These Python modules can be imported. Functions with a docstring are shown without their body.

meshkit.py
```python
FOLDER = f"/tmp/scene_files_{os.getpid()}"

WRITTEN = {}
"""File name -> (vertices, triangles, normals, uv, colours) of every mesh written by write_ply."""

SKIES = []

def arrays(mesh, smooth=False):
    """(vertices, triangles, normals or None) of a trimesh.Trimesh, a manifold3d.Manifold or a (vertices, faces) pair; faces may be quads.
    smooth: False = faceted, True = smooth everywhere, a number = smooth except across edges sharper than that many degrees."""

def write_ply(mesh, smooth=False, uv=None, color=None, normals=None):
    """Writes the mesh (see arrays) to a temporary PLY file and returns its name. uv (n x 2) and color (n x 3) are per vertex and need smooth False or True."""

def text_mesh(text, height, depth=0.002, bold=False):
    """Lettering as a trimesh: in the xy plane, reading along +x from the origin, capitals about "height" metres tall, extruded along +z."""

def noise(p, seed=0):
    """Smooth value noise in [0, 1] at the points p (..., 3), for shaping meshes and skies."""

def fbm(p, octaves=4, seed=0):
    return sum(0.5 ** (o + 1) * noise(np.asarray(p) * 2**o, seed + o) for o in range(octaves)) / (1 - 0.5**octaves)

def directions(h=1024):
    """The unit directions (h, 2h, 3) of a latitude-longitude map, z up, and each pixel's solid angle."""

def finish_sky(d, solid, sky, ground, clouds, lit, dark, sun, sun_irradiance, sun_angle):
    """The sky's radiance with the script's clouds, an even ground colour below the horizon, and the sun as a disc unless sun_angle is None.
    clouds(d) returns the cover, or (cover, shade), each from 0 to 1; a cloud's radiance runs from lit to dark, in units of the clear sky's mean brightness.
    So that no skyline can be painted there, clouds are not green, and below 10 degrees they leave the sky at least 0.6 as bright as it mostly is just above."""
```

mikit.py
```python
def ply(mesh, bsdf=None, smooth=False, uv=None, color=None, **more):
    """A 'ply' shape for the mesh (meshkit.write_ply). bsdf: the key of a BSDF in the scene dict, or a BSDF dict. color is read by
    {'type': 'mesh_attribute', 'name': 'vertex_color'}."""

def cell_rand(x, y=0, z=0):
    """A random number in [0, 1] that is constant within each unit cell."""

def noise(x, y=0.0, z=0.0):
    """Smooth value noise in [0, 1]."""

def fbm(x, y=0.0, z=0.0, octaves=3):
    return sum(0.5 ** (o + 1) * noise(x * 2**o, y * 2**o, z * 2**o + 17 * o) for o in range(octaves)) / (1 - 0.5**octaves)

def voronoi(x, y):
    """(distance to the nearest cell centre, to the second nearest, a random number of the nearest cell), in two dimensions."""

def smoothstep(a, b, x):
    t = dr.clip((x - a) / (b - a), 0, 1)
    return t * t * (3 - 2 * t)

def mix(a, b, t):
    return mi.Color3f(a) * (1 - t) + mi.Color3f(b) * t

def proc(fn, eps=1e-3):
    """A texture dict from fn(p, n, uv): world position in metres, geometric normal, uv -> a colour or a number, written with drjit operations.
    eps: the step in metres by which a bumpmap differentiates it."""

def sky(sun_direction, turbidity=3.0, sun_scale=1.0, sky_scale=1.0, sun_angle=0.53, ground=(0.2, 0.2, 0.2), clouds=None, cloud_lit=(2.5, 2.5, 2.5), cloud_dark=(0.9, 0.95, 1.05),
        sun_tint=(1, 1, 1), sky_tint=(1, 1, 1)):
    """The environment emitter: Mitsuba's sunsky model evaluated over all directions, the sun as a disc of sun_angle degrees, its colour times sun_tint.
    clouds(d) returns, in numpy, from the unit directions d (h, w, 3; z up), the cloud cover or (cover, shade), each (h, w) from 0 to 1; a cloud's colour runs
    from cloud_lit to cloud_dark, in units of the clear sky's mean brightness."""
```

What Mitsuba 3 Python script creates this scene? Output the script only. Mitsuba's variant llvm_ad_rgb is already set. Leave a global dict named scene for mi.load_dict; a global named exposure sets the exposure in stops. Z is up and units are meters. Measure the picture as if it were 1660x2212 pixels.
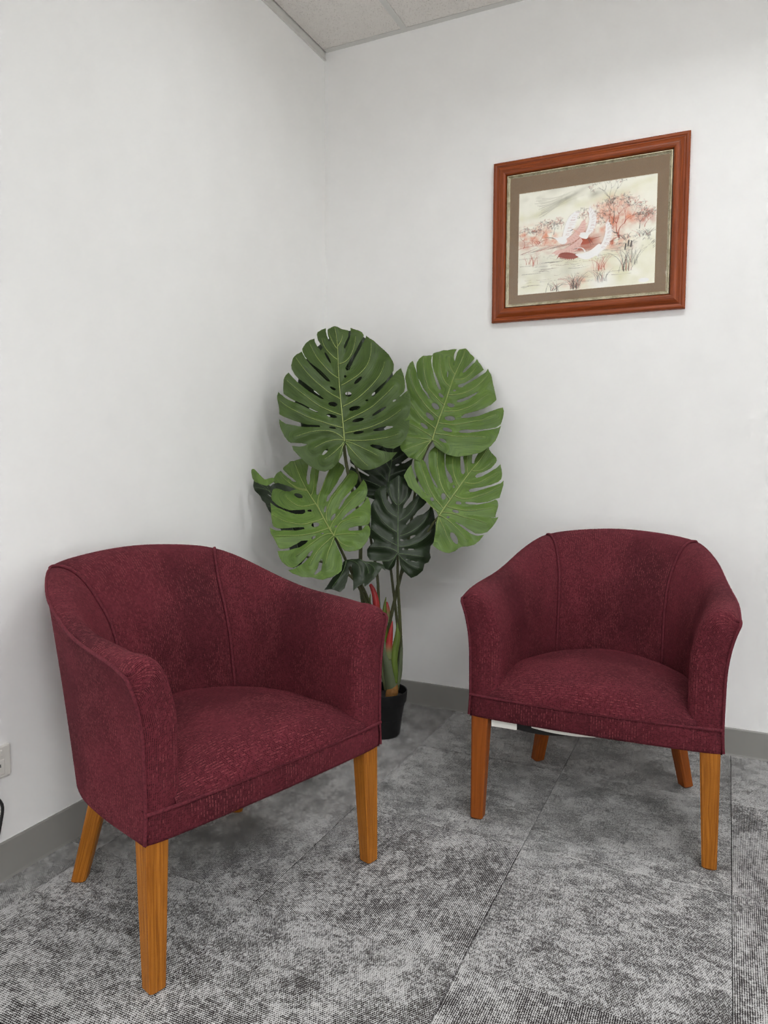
import math, random
import numpy as np, trimesh, shapely
import drjit as dr
import mitsuba as mi
import mikit
from mikit import ply, proc, noise, fbm, cell_rand, smoothstep, mix
from shapely.geometry import Polygon, Point
from scipy.spatial import Delaunay, cKDTree
from scipy.interpolate import CubicSpline, PchipInterpolator
T = mi.ScalarTransform4f
rng = np.random.default_rng(7)
scene, labels = {'type': 'scene'}, {}
exposure = -0.15

# ------------------------------------------------------------------ camera
CAM, FOCAL, YAW, PITCH, ROLL = np.array([1.5548, -2.7126, 1.0353]), 1570.08, -0.44125, 0.08071, 0.00206
_f = np.array([math.sin(YAW) * math.cos(PITCH), math.cos(YAW) * math.cos(PITCH), -math.sin(PITCH)])
_r = np.cross(_f, [0, 0, 1]); _r /= np.linalg.norm(_r); _u = np.cross(_r, _f)
_u = -math.sin(ROLL) * _r + math.cos(ROLL) * _u
scene['camera'] = {'type': 'perspective', 'fov': math.degrees(2 * math.atan(830 / FOCAL)), 'fov_axis': 'x', 'near_clip': 0.05, 'far_clip': 50,
                   'to_world': T().look_at(origin=CAM.tolist(), target=(CAM + _f).tolist(), up=_u.tolist())}

# ------------------------------------------------------------------ room sizes and its ceiling light panels
CEIL, RX, RY = 2.665, 4.566, -5.2            # ceiling height, room extent in x and y
GX = [0.366, 0.966, 2.166, 3.366]; GY = -0.65         # ceiling grid lines from the corner
PANELS = [(0.966, -1.25), (2.166, -2.45), (2.166, -3.65), (2.166, -4.85), (0.966, -4.85)]   # x0, y0 of the 1.2 x 0.6 m cells that hold a light
PANEL_RADIANCE = [19, 8, 88, 88, 26]
LIGHT_TINT = (0.985, 1.0, 1.015)
def rgb(*c):                                   # sRGB 0..255 -> linear
    return [((v / 255) / 12.92 if v / 255 < 0.04045 else ((v / 255 + 0.055) / 1.055) ** 2.4) for v in c]

# ------------------------------------------------------------------ helpers
def key_for(base):
    if base not in scene and base not in labels: return base
    k = 1
    while f'{base}_{k:03d}' in scene or f'{base}_{k:03d}' in labels: k += 1
    return f'{base}_{k:03d}'
def thing(name, label, cat, group=None):
    k = key_for(name); labels[k] = {'label': label, 'category': cat}
    if group: labels[k]['group'] = group
    return k
def add(name, shape, parent=None, **props):
    k = key_for((parent + '__' if parent else '') + name)
    scene[k] = shape
    if props: labels[k] = props
    return k
def grid_faces(n, m, closed=False):
    i, j = np.meshgrid(np.arange(n - 1), np.arange(m if closed else m - 1), indexing='ij')
    a, b = i * m + j, i * m + (j + 1) % m
    c, d = a + m, b + m
    return np.vstack([np.stack([a, b, d], -1).reshape(-1, 3), np.stack([a, d, c], -1).reshape(-1, 3)])
def grid(P, uv=None):
    P = np.asarray(P); n, m = P.shape[:2]
    if uv is None:
        du = np.r_[0, np.cumsum(np.linalg.norm(np.diff(P[:, m // 2], axis=0), axis=1))]
        dv = np.r_[0, np.cumsum(np.linalg.norm(np.diff(P[n // 2], axis=0), axis=1))]
        uv = np.stack(np.meshgrid(du, dv, indexing='ij'), -1)
    return P.reshape(-1, 3), grid_faces(n, m), np.asarray(uv).reshape(-1, 2)
def join(*parts):
    V, F, UV, k = [], [], [], 0
    for v, f, uv in parts:
        V.append(v); F.append(f + k); UV.append(uv); k += len(v)
    return np.vstack(V), np.vstack(F), np.vstack(UV)
def tm(v, f): return trimesh.Trimesh(v, f, process=False)
def tube(pts, r, sides=8, close=True):
    p = np.asarray(pts, float); r = np.broadcast_to(r, len(p)).astype(float)
    t = np.gradient(p, axis=0); t /= np.linalg.norm(t, axis=1, keepdims=True) + 1e-12
    a = np.zeros_like(p); ref = np.array([0, 0, 1.0]) if abs(t[0, 2]) < 0.9 else np.array([1.0, 0, 0])
    for i in range(len(p)):
        ref = ref - t[i] * (ref @ t[i]); ref /= np.linalg.norm(ref); a[i] = ref
    b = np.cross(t, a); g = np.arange(sides + 1) * 2 * np.pi / sides
    P = p[:, None] + r[:, None, None] * (np.cos(g)[None, :, None] * a[:, None] + np.sin(g)[None, :, None] * b[:, None])
    s = np.r_[0, np.cumsum(np.linalg.norm(np.diff(p, axis=0), axis=1))]
    v, f, uv = grid(P, np.stack(np.meshgrid(s, g / (2 * np.pi) * 0.03, indexing='ij'), -1))
    if close:
        n = sides + 1; k = len(v); e = (len(p) - 1) * n
        f = np.vstack([f, [[k, j + 1, j] for j in range(sides)], [[k + 1, e + j, e + j + 1] for j in range(sides)]])
        v = np.vstack([v, p[0], p[-1]]); uv = np.vstack([uv, uv[0], uv[e]])
    return v, f, uv
def curve(ctrl, n=40):
    c = np.asarray(ctrl, float); s = np.r_[0, np.cumsum(np.linalg.norm(np.diff(c, axis=0), axis=1))]
    return CubicSpline(s, c)(np.linspace(0, s[-1], n)) if len(c) > 2 else c[0] + (c[1] - c[0]) * np.linspace(0, 1, n)[:, None]
def bevel_box(lo, hi, r=0.004):
    lo, hi = np.asarray(lo, float), np.asarray(hi, float); pts = []
    for k in range(8):
        c = np.array([(hi if k >> i & 1 else lo)[i] for i in range(3)]); s = np.array([-1 if k >> i & 1 else 1 for i in range(3)])
        for i in range(3):
            d = s * r; d[i] = 0; pts.append(c + d)
    return trimesh.convex.convex_hull(np.array(pts))
def box(lo, hi): return trimesh.creation.box(bounds=[lo, hi])
def moved(part, M):
    v, f, uv = part; return v @ M[:3, :3].T + M[:3, 3], f, uv
def pose(x, y, a):
    c, s = math.cos(a), math.sin(a)
    return np.array([[c, -s, 0, x], [s, c, 0, y], [0, 0, 1, 0], [0, 0, 0, 1.0]])
def bsdf(name, d): scene[name] = {'type': 'twosided', 'bsdf': d, 'id': name} if d['type'] not in ('thindielectric', 'dielectric') else {**d, 'id': name}; return name
def princ(color, rough=0.5, **k): return {'type': 'principled', 'base_color': color if isinstance(color, dict) else {'type': 'rgb', 'value': color}, 'roughness': rough, **k}
def bump(tex, scale, inner): return {'type': 'bumpmap', 'arbitrary': tex, 'scale': scale, 'bsdf': inner}

# ------------------------------------------------------------------ materials
def wall_col(p, n, uv):
    return mix(rgb(240, 240, 239), rgb(244, 244, 243), fbm(p.x * 9 + p.y * 9, p.z * 9, p.y * 7, 3))
def wall_relief(p, n, uv): return noise(p.x * 260 + p.y * 260, p.z * 260) * 0.6 + noise(p.x * 90 + p.y * 90, p.z * 90, 3) * 0.4
WALL = bsdf('wall_paint', bump(proc(wall_relief, 1e-3), 0.0004, princ(proc(wall_col), 0.62, specular=0.35)))
VINYL = bsdf('skirting_vinyl', princ(rgb(140, 139, 135), 0.42))
METALW = bsdf('painted_steel', princ(rgb(205, 204, 200), 0.4))
BACKING = bsdf('carpet_backing', princ(rgb(40, 38, 38), 0.9))
GAPM = bsdf('dark_gap', princ(rgb(60, 57, 54), 0.9))
def tile_col(p, n, uv):
    d, x = mi.Float(9), p.x * 125
    y = p.y * 125
    i, j = dr.floor(x), dr.floor(y)
    for a in (-1, 0, 1):
        for b in (-1, 0, 1):
            cx, cy = i + a, j + b
            q = dr.sqrt(dr.square(cx + 0.5 + (cell_rand(cx, cy, 1) - 0.5) * 0.9 - x) + dr.square((cy + 0.5 + (cell_rand(cx, cy, 2) - 0.5) * 0.9 - y)))
            size = 0.05 + 0.13 * dr.square(cell_rand(cx, cy, 3))
            d = dr.minimum(d, q / size)
    return mix(rgb(138, 128, 118), rgb(222, 218, 213), smoothstep(0.7, 1.15, d)) * (0.95 + 0.08 * noise(p.x * 160, p.y * 160))
CTILE = bsdf('ceiling_tile_board', princ(proc(tile_col), 0.9, specular=0.1))

def carpet(seed, turn):
    # uv in metres within one carpet tile, offset so that every tile differs; rows of loops along u
    def h(p, n, uv):
        pi = 0.0042
        u, v = (uv.x, uv.y) if not turn else (uv.y, uv.x)
        row = (v + 0.0009 * (fbm(u * 70, v * 50, seed, 2) - 0.5)) / pi
        per = 0.0046
        k = dr.floor(row)
        ph = u / per + 0.5 * k + 0.35 * cell_rand(k, seed, 2)
        zig = dr.abs(2 * (ph - dr.floor(ph)) - 1) - 0.5
        r = row + 0.34 * zig
        i = dr.floor(r)
        f = dr.abs(2 * (r - i) - 1)                                  # 0 at the middle of a row of loops, 1 between rows
        c = u / (per * 0.5) + 0.41 * i
        g = dr.abs(2 * (c - dr.floor(c)) - 1)
        blot = fbm(u * 13 + 3 * seed, v * 13, seed, 2) * 0.38 + fbm(u * 34, v * 44, seed + 5, 2) * 0.34 + noise(u * 75, v * 150, seed + 9) * 0.28
        spot = cell_rand(dr.floor(c), i, seed)
        cover = 0.46 + 0.78 * (blot - 0.5) + (spot - 0.5) * 0.46
        t = smoothstep(-0.13, 0.06, dr.clip(cover, 0.20, 0.70) - 0.74 * f - 0.14 * g)
        return t * (0.72 + 0.28 * smoothstep(0.3, 0.7, blot + 0.3 * (spot - 0.5)))
    def col(p, n, uv): return mix(rgb(33, 29, 30), rgb(188, 187, 186), h(p, n, uv))
    return bump(proc(h, 6e-4), 0.0012, princ(proc(col), 0.95, specular=0.1))
CARPETS = [bsdf(f'carpet_{"abcd"[k]}', carpet(3 + 7 * k, k % 2)) for k in range(4)]

def weave(p, n, uv):
    # cords along v with short dark gaps between them and cross threads
    u, v = uv.x + 0.0006 * (noise(uv.x * 40, uv.y * 60, 7) - 0.5), uv.y
    pu, L = 0.0034, 0.0052
    c = dr.floor(u / pu); fx = u / pu - c
    o = cell_rand(c, 5, 1) * 3
    s = dr.floor(v / L + o); fy = v / L + o - s
    end = smoothstep(0.0, 0.2, fy) * smoothstep(0.0, 0.2, 1 - fy)
    slit = smoothstep(0.30, 0.12, dr.minimum(fx, 1 - fx)) * end * smoothstep(0.30, 0.6, cell_rand(c, s, 2) * 0.75 + 0.35 * noise(u * 60, v * 40, 4))
    d = dr.floor(v / pu); gy = v / pu - d
    o2 = cell_rand(d, 8, 4) * 3
    s2 = dr.floor(u / L + o2); gx_ = u / L + o2 - s2
    end2 = smoothstep(0.0, 0.2, gx_) * smoothstep(0.0, 0.2, 1 - gx_)
    slit2 = smoothstep(0.26, 0.10, dr.minimum(gy, 1 - gy)) * end2 * smoothstep(0.42, 0.7, cell_rand(d, s2, 9) * 0.75 + 0.3 * noise(u * 30, v * 30, 12))
    return 1 - dr.maximum(slit, slit2 * 0.5) * 0.88
def fabric_col(p, n, uv):
    u, v = uv.x, uv.y
    w = weave(p, n, uv)
    pu = 0.0068
    c = dr.floor(u / pu); fx = dr.abs(u / pu - c - 0.5)
    L = 0.0085
    o = cell_rand(c, 9, 3) * 2
    s = dr.floor(v / L + o); fy = v / L + o - s
    worn = fbm(u * 6, v * 6, 2, 3)
    dash = smoothstep(0.17, 0.09, fx) * smoothstep(0.05, 0.2, fy) * smoothstep(0.05, 0.2, 1 - fy) * smoothstep(0.56, 0.78, cell_rand(c, s, 6) * 0.62 + 0.40 * noise(u * 14, v * 9, 8))
    base = mix(rgb(24, 8, 13), mix(rgb(74, 26, 34), rgb(94, 36, 45), smoothstep(0.15, 0.85, worn)), w)
    return mix(base, rgb(128, 70, 72), dash * 0.7)
def fabric_h(p, n, uv): return weave(p, n, uv)
CORD = bsdf('maroon_piping', princ(proc(lambda p, n, uv: mix(rgb(70, 25, 33), rgb(96, 38, 47), noise(uv.x * 380, uv.y * 300))), 0.8, specular=0.15, sheen=0.3, sheen_tint=0.8))
FABRIC = bsdf('maroon_chenille', bump(proc(fabric_h, 5e-4), 0.0011, princ(proc(fabric_col), 0.85, specular=0.15, sheen=0.3, sheen_tint=0.8)))
def wood(light, dark, fine):
    def f(p, n, uv):
        u, v = uv.x, uv.y
        g = fbm(u * 330 + noise(v * 9, u * 20, 1) * 2.2, v * 7, 1, 3)
        l = smoothstep(0.42, 0.62, noise(u * 900, v * 22, 5)) * fine
        return mix(light, dark, dr.clip(g * 1.0 - 0.12 + l * 0.35, 0, 1))
    return f
OAK = bsdf('honey_oak', princ(proc(wood(rgb(170, 106, 36), rgb(122, 68, 16), 0.8)), 0.42, specular=0.25))
OAKR = bsdf('red_oak', princ(proc(wood(rgb(148, 78, 26), rgb(110, 52, 14), 0.6)), 0.42, specular=0.25))
MAHOG = bsdf('mahogany_moulding', princ(proc(wood(rgb(152, 72, 30), rgb(104, 44, 16), 0.8)), 0.35, specular=0.3, clearcoat=0.15, clearcoat_gloss=0.8))
DUST = bsdf('black_lining', princ(rgb(30, 29, 29), 0.9))
PAPER = bsdf('white_paper', princ(rgb(225, 224, 218), 0.7))
POTM = bsdf('black_plastic', princ(rgb(14, 14, 15), 0.4, specular=0.4))
SOIL = bsdf('dark_gravel', princ(rgb(38, 35, 33), 0.9))
PLATE = bsdf('white_plastic', princ(rgb(222, 220, 214), 0.35))
RUBBER = bsdf('black_rubber', princ(rgb(24, 24, 24), 0.5))

# ------------------------------------------------------------------ the room
S = {'kind': 'structure'}
add('wall_left', ply(box([-0.12, RY, 0], [0, 0.12, CEIL + 0.15]), WALL), **S)
add('wall_back', ply(box([0, 0, 0], [RX, 0.12, CEIL + 0.15]), WALL), **S)
add('wall_right', ply(box([RX, RY, 0], [RX + 0.12, 0.12, CEIL + 0.15]), WALL), **S)
add('wall_front', ply(box([-0.12, RY - 0.12, 0], [RX + 0.12, RY, CEIL + 0.15]), WALL), **S)
floor = add('floor', ply(box([-0.12, RY - 0.12, -0.08], [RX + 0.12, 0.12, -0.006]), BACKING), **S)
# carpet tiles, half a metre square, each laid with its pile turned at random
xs = [0.004, 0.1] + [0.1 + 0.5 * k for k in range(1, 9)]; xs[-1] = RX
ys = [-0.004, -0.386] + [-0.386 - 0.5 * k for k in range(1, 10)]; ys[-1] = RY
kinds = {(1, 1): 1, (2, 1): 0, (3, 1): 2, (1, 2): 3, (2, 2): 1, (3, 2): 2, (4, 2): 3, (1, 3): 2, (2, 3): 0, (3, 3): 3}
shared = {}
for a in range(len(xs) - 1):
    for b in range(len(ys) - 1):
        x0, x1, y1, y0 = xs[a] + 0.0006, xs[a + 1] - 0.0006, ys[b] - 0.0006, ys[b + 1] + 0.0006
        w, h, e = x1 - x0, y1 - y0, 0.0006
        v = np.array([[0, 0, -0.006], [w, 0, -0.006], [w, h, -0.006], [0, h, -0.006], [0, 0, -0.0012], [w, 0, -0.0012], [w, h, -0.0012], [0, h, -0.0012], [e, e, 0], [w - e, e, 0], [w - e, h - e, 0], [e, h - e, 0]])
        f = []
        for r0 in (0, 4):
            for k in range(4):
                m = (k + 1) % 4; f += [[r0 + k, r0 + m, r0 + 4 + m], [r0 + k, r0 + 4 + m, r0 + 4 + k]]
        f += [[8, 9, 10], [8, 10, 11]]
        ou, ov = rng.uniform(0, 40, 2)
        kind = kinds.get((a, b), int(rng.integers(4)))
        add('carpet_tile', ply((v + [x0, y0, 0], np.array(f)), CARPETS[kind], smooth=False, uv=v[:, :2] + [ou, ov]), floor)
# vinyl skirting
def strip(profile, a, b, axis):
    P = []
    for t in (a, b):
        P.append([[d, t, z] if axis == 'y' else [t, -d, z] for d, z in profile])
    v, f, uv = grid(np.array(P)); n = len(profile)
    return tm(v, np.vstack([f, [[0, j, j + 1] for j in range(1, n - 1)], [[n, n + j + 1, n + j] for j in range(1, n - 1)]]))
BASE = [(0, 0), (0.0058, 0), (0.0045, 0.006), (0.004, 0.092), (0.0025, 0.0955), (0, 0.096), (0, 0)]
add('baseboard_left', ply(strip(BASE, RY, 0, 'y'), VINYL), **S)
add('baseboard_back', ply(strip(BASE, 0.004, RX, 'x'), VINYL), **S)
# ceiling: slab above, wall angles, runners, mineral tiles
ceiling = add('ceiling', ply(box([-0.12, RY - 0.12, CEIL + 0.15], [RX + 0.12, 0.12, CEIL + 0.25]), WALL), **S)
add('trim_1', ply(tm(*join(*[(np.array(m.vertices), np.array(m.faces), np.zeros((len(m.vertices), 2))) for m in
    (box([0, RY, CEIL - 0.031], [0.005, -0.001, CEIL + 0.014]), box([0.0, RY, CEIL - 0.031], [0.009, -0.001, CEIL - 0.028]))])[:2]), METALW), **S)
add('trim_2', ply(tm(*join(*[(np.array(m.vertices), np.array(m.faces), np.zeros((len(m.vertices), 2))) for m in
    (box([0.012, -0.025, CEIL], [RX, 0, CEIL + 0.0015]), box([0.012, -0.0015, CEIL], [RX, 0, CEIL + 0.02]))])[:2]), METALW), **S)
gx = [0.004] + GX + [RX]
gy = [-0.0015] + [GY - 0.6 * k for k in range(8)]
gy = [y for y in gy if y > RY + 0.05] + [RY]
for x in gx[1:-1]:
    add('ceiling_runner', ply(box([x - 0.012, RY, CEIL - 0.0005], [x + 0.012, -0.02, CEIL + 0.001]), METALW), ceiling)
for y in gy[1:-1]:
    add('ceiling_runner', ply(box([0.02, y - 0.012, CEIL - 0.0012], [RX, y + 0.012, CEIL - 0.0003]), METALW), ceiling)
for a in range(len(gx) - 1):
    for b in range(len(gy) - 1):
        if any(abs(gx[a] - px) < 0.01 and abs(gy[b + 1] - py) < 0.01 for px, py in PANELS): continue
        add('ceiling_tile', ply(bevel_box([gx[a] + 0.004, gy[b + 1] + 0.004, CEIL + 0.002], [gx[a + 1] - 0.004, gy[b] - 0.004, CEIL + 0.017], 0.001), CTILE), ceiling)
place_words = ['nearest the framed picture', 'to the right of the camera', 'behind the camera on the right', 'farthest back on the right', 'farthest back on the left']
LOUVRE = bsdf('light_reflector', princ(rgb(170, 170, 168), 0.5))
for k, (px, py) in enumerate(PANELS):
    t = thing('light_panel', f'white recessed ceiling light with a long narrow diffuser, {place_words[k]}', 'ceiling light')
    for a, b in ((0.005, 0.168), (0.432, 0.595)):
        add('flange', ply(bevel_box([px + 0.005, py + a, CEIL + 0.002], [px + 1.195, py + b, CEIL + 0.016], 0.001), METALW), t)
        add('reflector', ply(box([px + 0.012, py + (0.164 if a < .1 else 0.432), CEIL + 0.004], [px + 1.188, py + (0.168 if a < .1 else 0.436), CEIL + 0.104]), LOUVRE), t)
    add('housing', ply(box([px + 0.005, py + 0.16, CEIL + 0.105], [px + 1.195, py + 0.44, CEIL + 0.125]), METALW), t)
    for c in (0.005, 1.188): add('end_plate', ply(box([px + c, py + 0.164, CEIL + 0.002], [px + c + 0.007, py + 0.436, CEIL + 0.105]), LOUVRE), t)
    v = np.array([[0.012, 0.168, 0], [1.188, 0.168, 0], [1.188, 0.432, 0], [0.012, 0.432, 0]]) + [px, py, CEIL + 0.10]
    add('diffuser', {**ply((v, np.array([[0, 2, 1], [0, 3, 2]])), PLATE), 'emitter': {'type': 'area', 'radiance': {'type': 'rgb', 'value': [PANEL_RADIANCE[k] * c for c in LIGHT_TINT]}}}, t)

# ------------------------------------------------------------------ armchairs
WELT = np.array([(.350, -.273, .630), (.349, -.235, .640), (.348, -.19, .646), (.342, -.10, .653), (.332, -.02, .661), (.317, .07, .680), (.298, .16, .708), (.268, .235, .737), (.236, .285, .754), (.16, .317, .768), (.08, .332, .775)])
INNER = np.array([(.239, -.262), (.242, -.225), (.243, -.18), (.241, -.10), (.235, -.04), (.222, .01), (.203, .045), (.18, .072), (.155, .085), (.105, .095), (.05, .10)])
BASEC = np.array([(.322, -.287), (.3225, -.245), (.323, -.20), (.322, -.12), (.316, -.04), (.304, .02), (.283, .08), (.25, .13), (.215, .165), (.145, .20), (.07, .213)])
def mirror(c, mid):
    c = np.asarray(c, float); m = c[::-1].copy(); m[:, 0] *= -1
    return np.vstack([m[::-1] * np.r_[1, np.ones(c.shape[1] - 1)], [mid], (c * np.r_[1, np.ones(c.shape[1] - 1)])[::-1]])
Wk, Ik, Bk = mirror(WELT, (0, .335, .778)), mirror(INNER, (0, .102)), mirror(BASEC, (0, .216))
Tk = np.r_[0, np.cumsum(np.linalg.norm(np.diff(Wk[:, :2], axis=0), axis=1))]; Tk -= Tk[-1] / 2
fW, fI, fB = CubicSpline(Tk, Wk), CubicSpline(Tk, Ik), CubicSpline(Tk, Bk)
TM, TS = Tk[-1], -Tk[8]                       # front end, seam
PB = np.array([(0, -.17), (0, 0), (.046, .2), (.092, .38), (.23, .61), (.44, .79), (.65, .94), (.785, 1.0), (.9, 1.022), (.97, 1.018), (1, 1)])
PA = np.array([(0, -.25), (0, 0), (0, .2), (0, .4), (.015, .57), (.11, .75), (.25, .92), (.44, 1.02), (.68, 1.055), (.88, 1.04), (1, 1)])
ss = lambda a, b, x: (lambda t: t * t * (3 - 2 * t))(np.clip((x - a) / (b - a), 0, 1))
NP = 44
def section(t):
    """The upholstered section at t: from the inner base over the rolled top to the welt."""
    w, i, z0 = fW(t), fI(t), 0.41
    k = ss(TS * 0.9, TM * 0.97, abs(t))
    dh = PB * (1 - k) + PA * k
    q = PchipInterpolator(np.arange(11), dh)(np.linspace(0, 10, NP))
    e = 1 + 0.9 * (1 - ss(TS * 1.05, TS + .26, abs(t)))          # the wings turn outwards late, over the roll
    d = np.clip(q[:, 0], 0, 1); P = np.zeros((NP, 3)); P[:, 0] = i[0] + d ** e * (w[0] - i[0]); P[:, 1] = i[1] + q[:, 0] * (w[1] - i[1]); P[:, 2] = z0 + q[:, 1] * (w[2] - z0)
    P[:, 2] += ss(TM - .07, TM, abs(t)) * .016 * np.sin(np.pi * np.clip((np.linspace(0, 1, NP) - .45) / .55, 0, 1)) ** .8
    return P
def sections(ts):
    P = np.array([section(t) for t in ts])
    P[..., 1] += 0                                          # the seams pull the padding in a little
    for j, t in enumerate(ts):
        g = 0.008 * math.exp(-((abs(t) - TS) / 0.012) ** 2)
        d = fW(t)[:2] - fI(t); d /= np.linalg.norm(d) + 1e-9
        fall = np.clip(np.linspace(0, 1, NP) * 6, 0, 1)
        P[j, :, :2] += d * g * fall[:, None]; P[j, :, 2] -= g * 0.5 * ss(.5, .9, np.linspace(0, 1, NP))
    s = np.r_[0, np.cumsum(np.linalg.norm(np.diff(P[:, NP * 2 // 3], axis=0), axis=1))]
    l = np.concatenate([np.zeros((len(ts), 1)), np.cumsum(np.linalg.norm(np.diff(P, axis=1), axis=2), axis=1)], 1)
    return P, np.stack([np.broadcast_to(s[:, None], l.shape), l], -1)
XO = CubicSpline([.30, .37, .44, .5, .562, .604, .630], [.323, .319, .3195, .321, .329, .340, .350])
def arm_mesh(side):
    ts = np.linspace(TS, TM, 46)
    P, uv = sections(ts)
    S0 = P[-1]; tan = np.gradient(S0, axis=0); tan[:, 1] = 0; tan /= np.linalg.norm(tan, axis=1, keepdims=True)
    nrm = np.stack([-tan[:, 2], 0 * tan[:, 0], tan[:, 0]], 1)                  # towards the sitter and up
    c = np.r_[0, np.cumsum(np.linalg.norm(np.diff(S0, axis=0), axis=1))]; c /= c[-1]
    r = 0.026 * np.minimum(1, (1 - c) / 0.22) ** 0.5 + 0.002
    rows, uvr = [], []
    for th in np.linspace(0, math.pi / 2, 8)[1:]:
        Q = S0 - nrm * (r * (1 - math.cos(th)))[:, None]; Q[:, 1] = S0[:, 1] - r * math.sin(th); rows.append(Q)
    cz = np.interp(0.56, S0[:20, 2], c[:20])
    zo = np.interp(c, [0, cz, 1], [S0[0, 2], 0.535, 0.630])
    O = np.stack([XO(zo), np.full(NP, -0.287), zo], 1); O[-1] = S0[-1] + [0, -.006, 0]
    for k in np.linspace(0, 1, 7)[1:]:
        Q = rows[6] * (1 - k) + O * k; Q[:, 1] -= 0.006 * math.sin(math.pi * k) * np.minimum(1, (1 - c) * 4); rows.append(Q)
    C = np.array([S0] + rows)
    s = np.concatenate([np.zeros((1, NP)), np.cumsum(np.linalg.norm(np.diff(C, axis=0), axis=2), axis=0)], 0)
    A = np.concatenate([P, C[1:]]); U = np.concatenate([uv, np.stack([uv[-1, :, 0] + s[1:], np.broadcast_to(uv[-1, :, 1], s[1:].shape)], -1)])
    if side < 0: A = A * [-1, 1, 1]
    v, f, uvv = grid(A, U)
    return v, (f[:, ::-1] if side > 0 else f), uvv
def back_mesh():
    ts = np.linspace(-TS, TS, 50); P, uv = sections(ts); v, f, u = grid(P, uv); return v, f[:, ::-1], u
def outer_mesh():
    ts = np.linspace(-TM, TM, 120); ks = np.linspace(0, 1, 26); P = np.zeros((120, 27, 3))
    gf = PchipInterpolator([0, .08, .205, .40, .58, .80, 1], [0, .36, .77, 1.05, 1.10, 1.12, 1.0])
    for i, t in enumerate(ts):
        w, b = fW(t), fB(t); zb = 0.301; m = ss(TM - .30, TM, abs(t))
        g = ks * (1 - m) + gf(ks) * m + 0.10 * np.sin(np.pi * ks) * (1 - m) * 0.35
        P[i, :26, :2] = w[:2] + g[:, None] * (b - w[:2]); P[i, :26, 2] = w[2] + ks * (zb - w[2])
        P[i, 26] = np.r_[b * 0.985, zb - 0.001]
    v, f, uv = grid(P); return v, f, uv[:, ::1]
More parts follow.
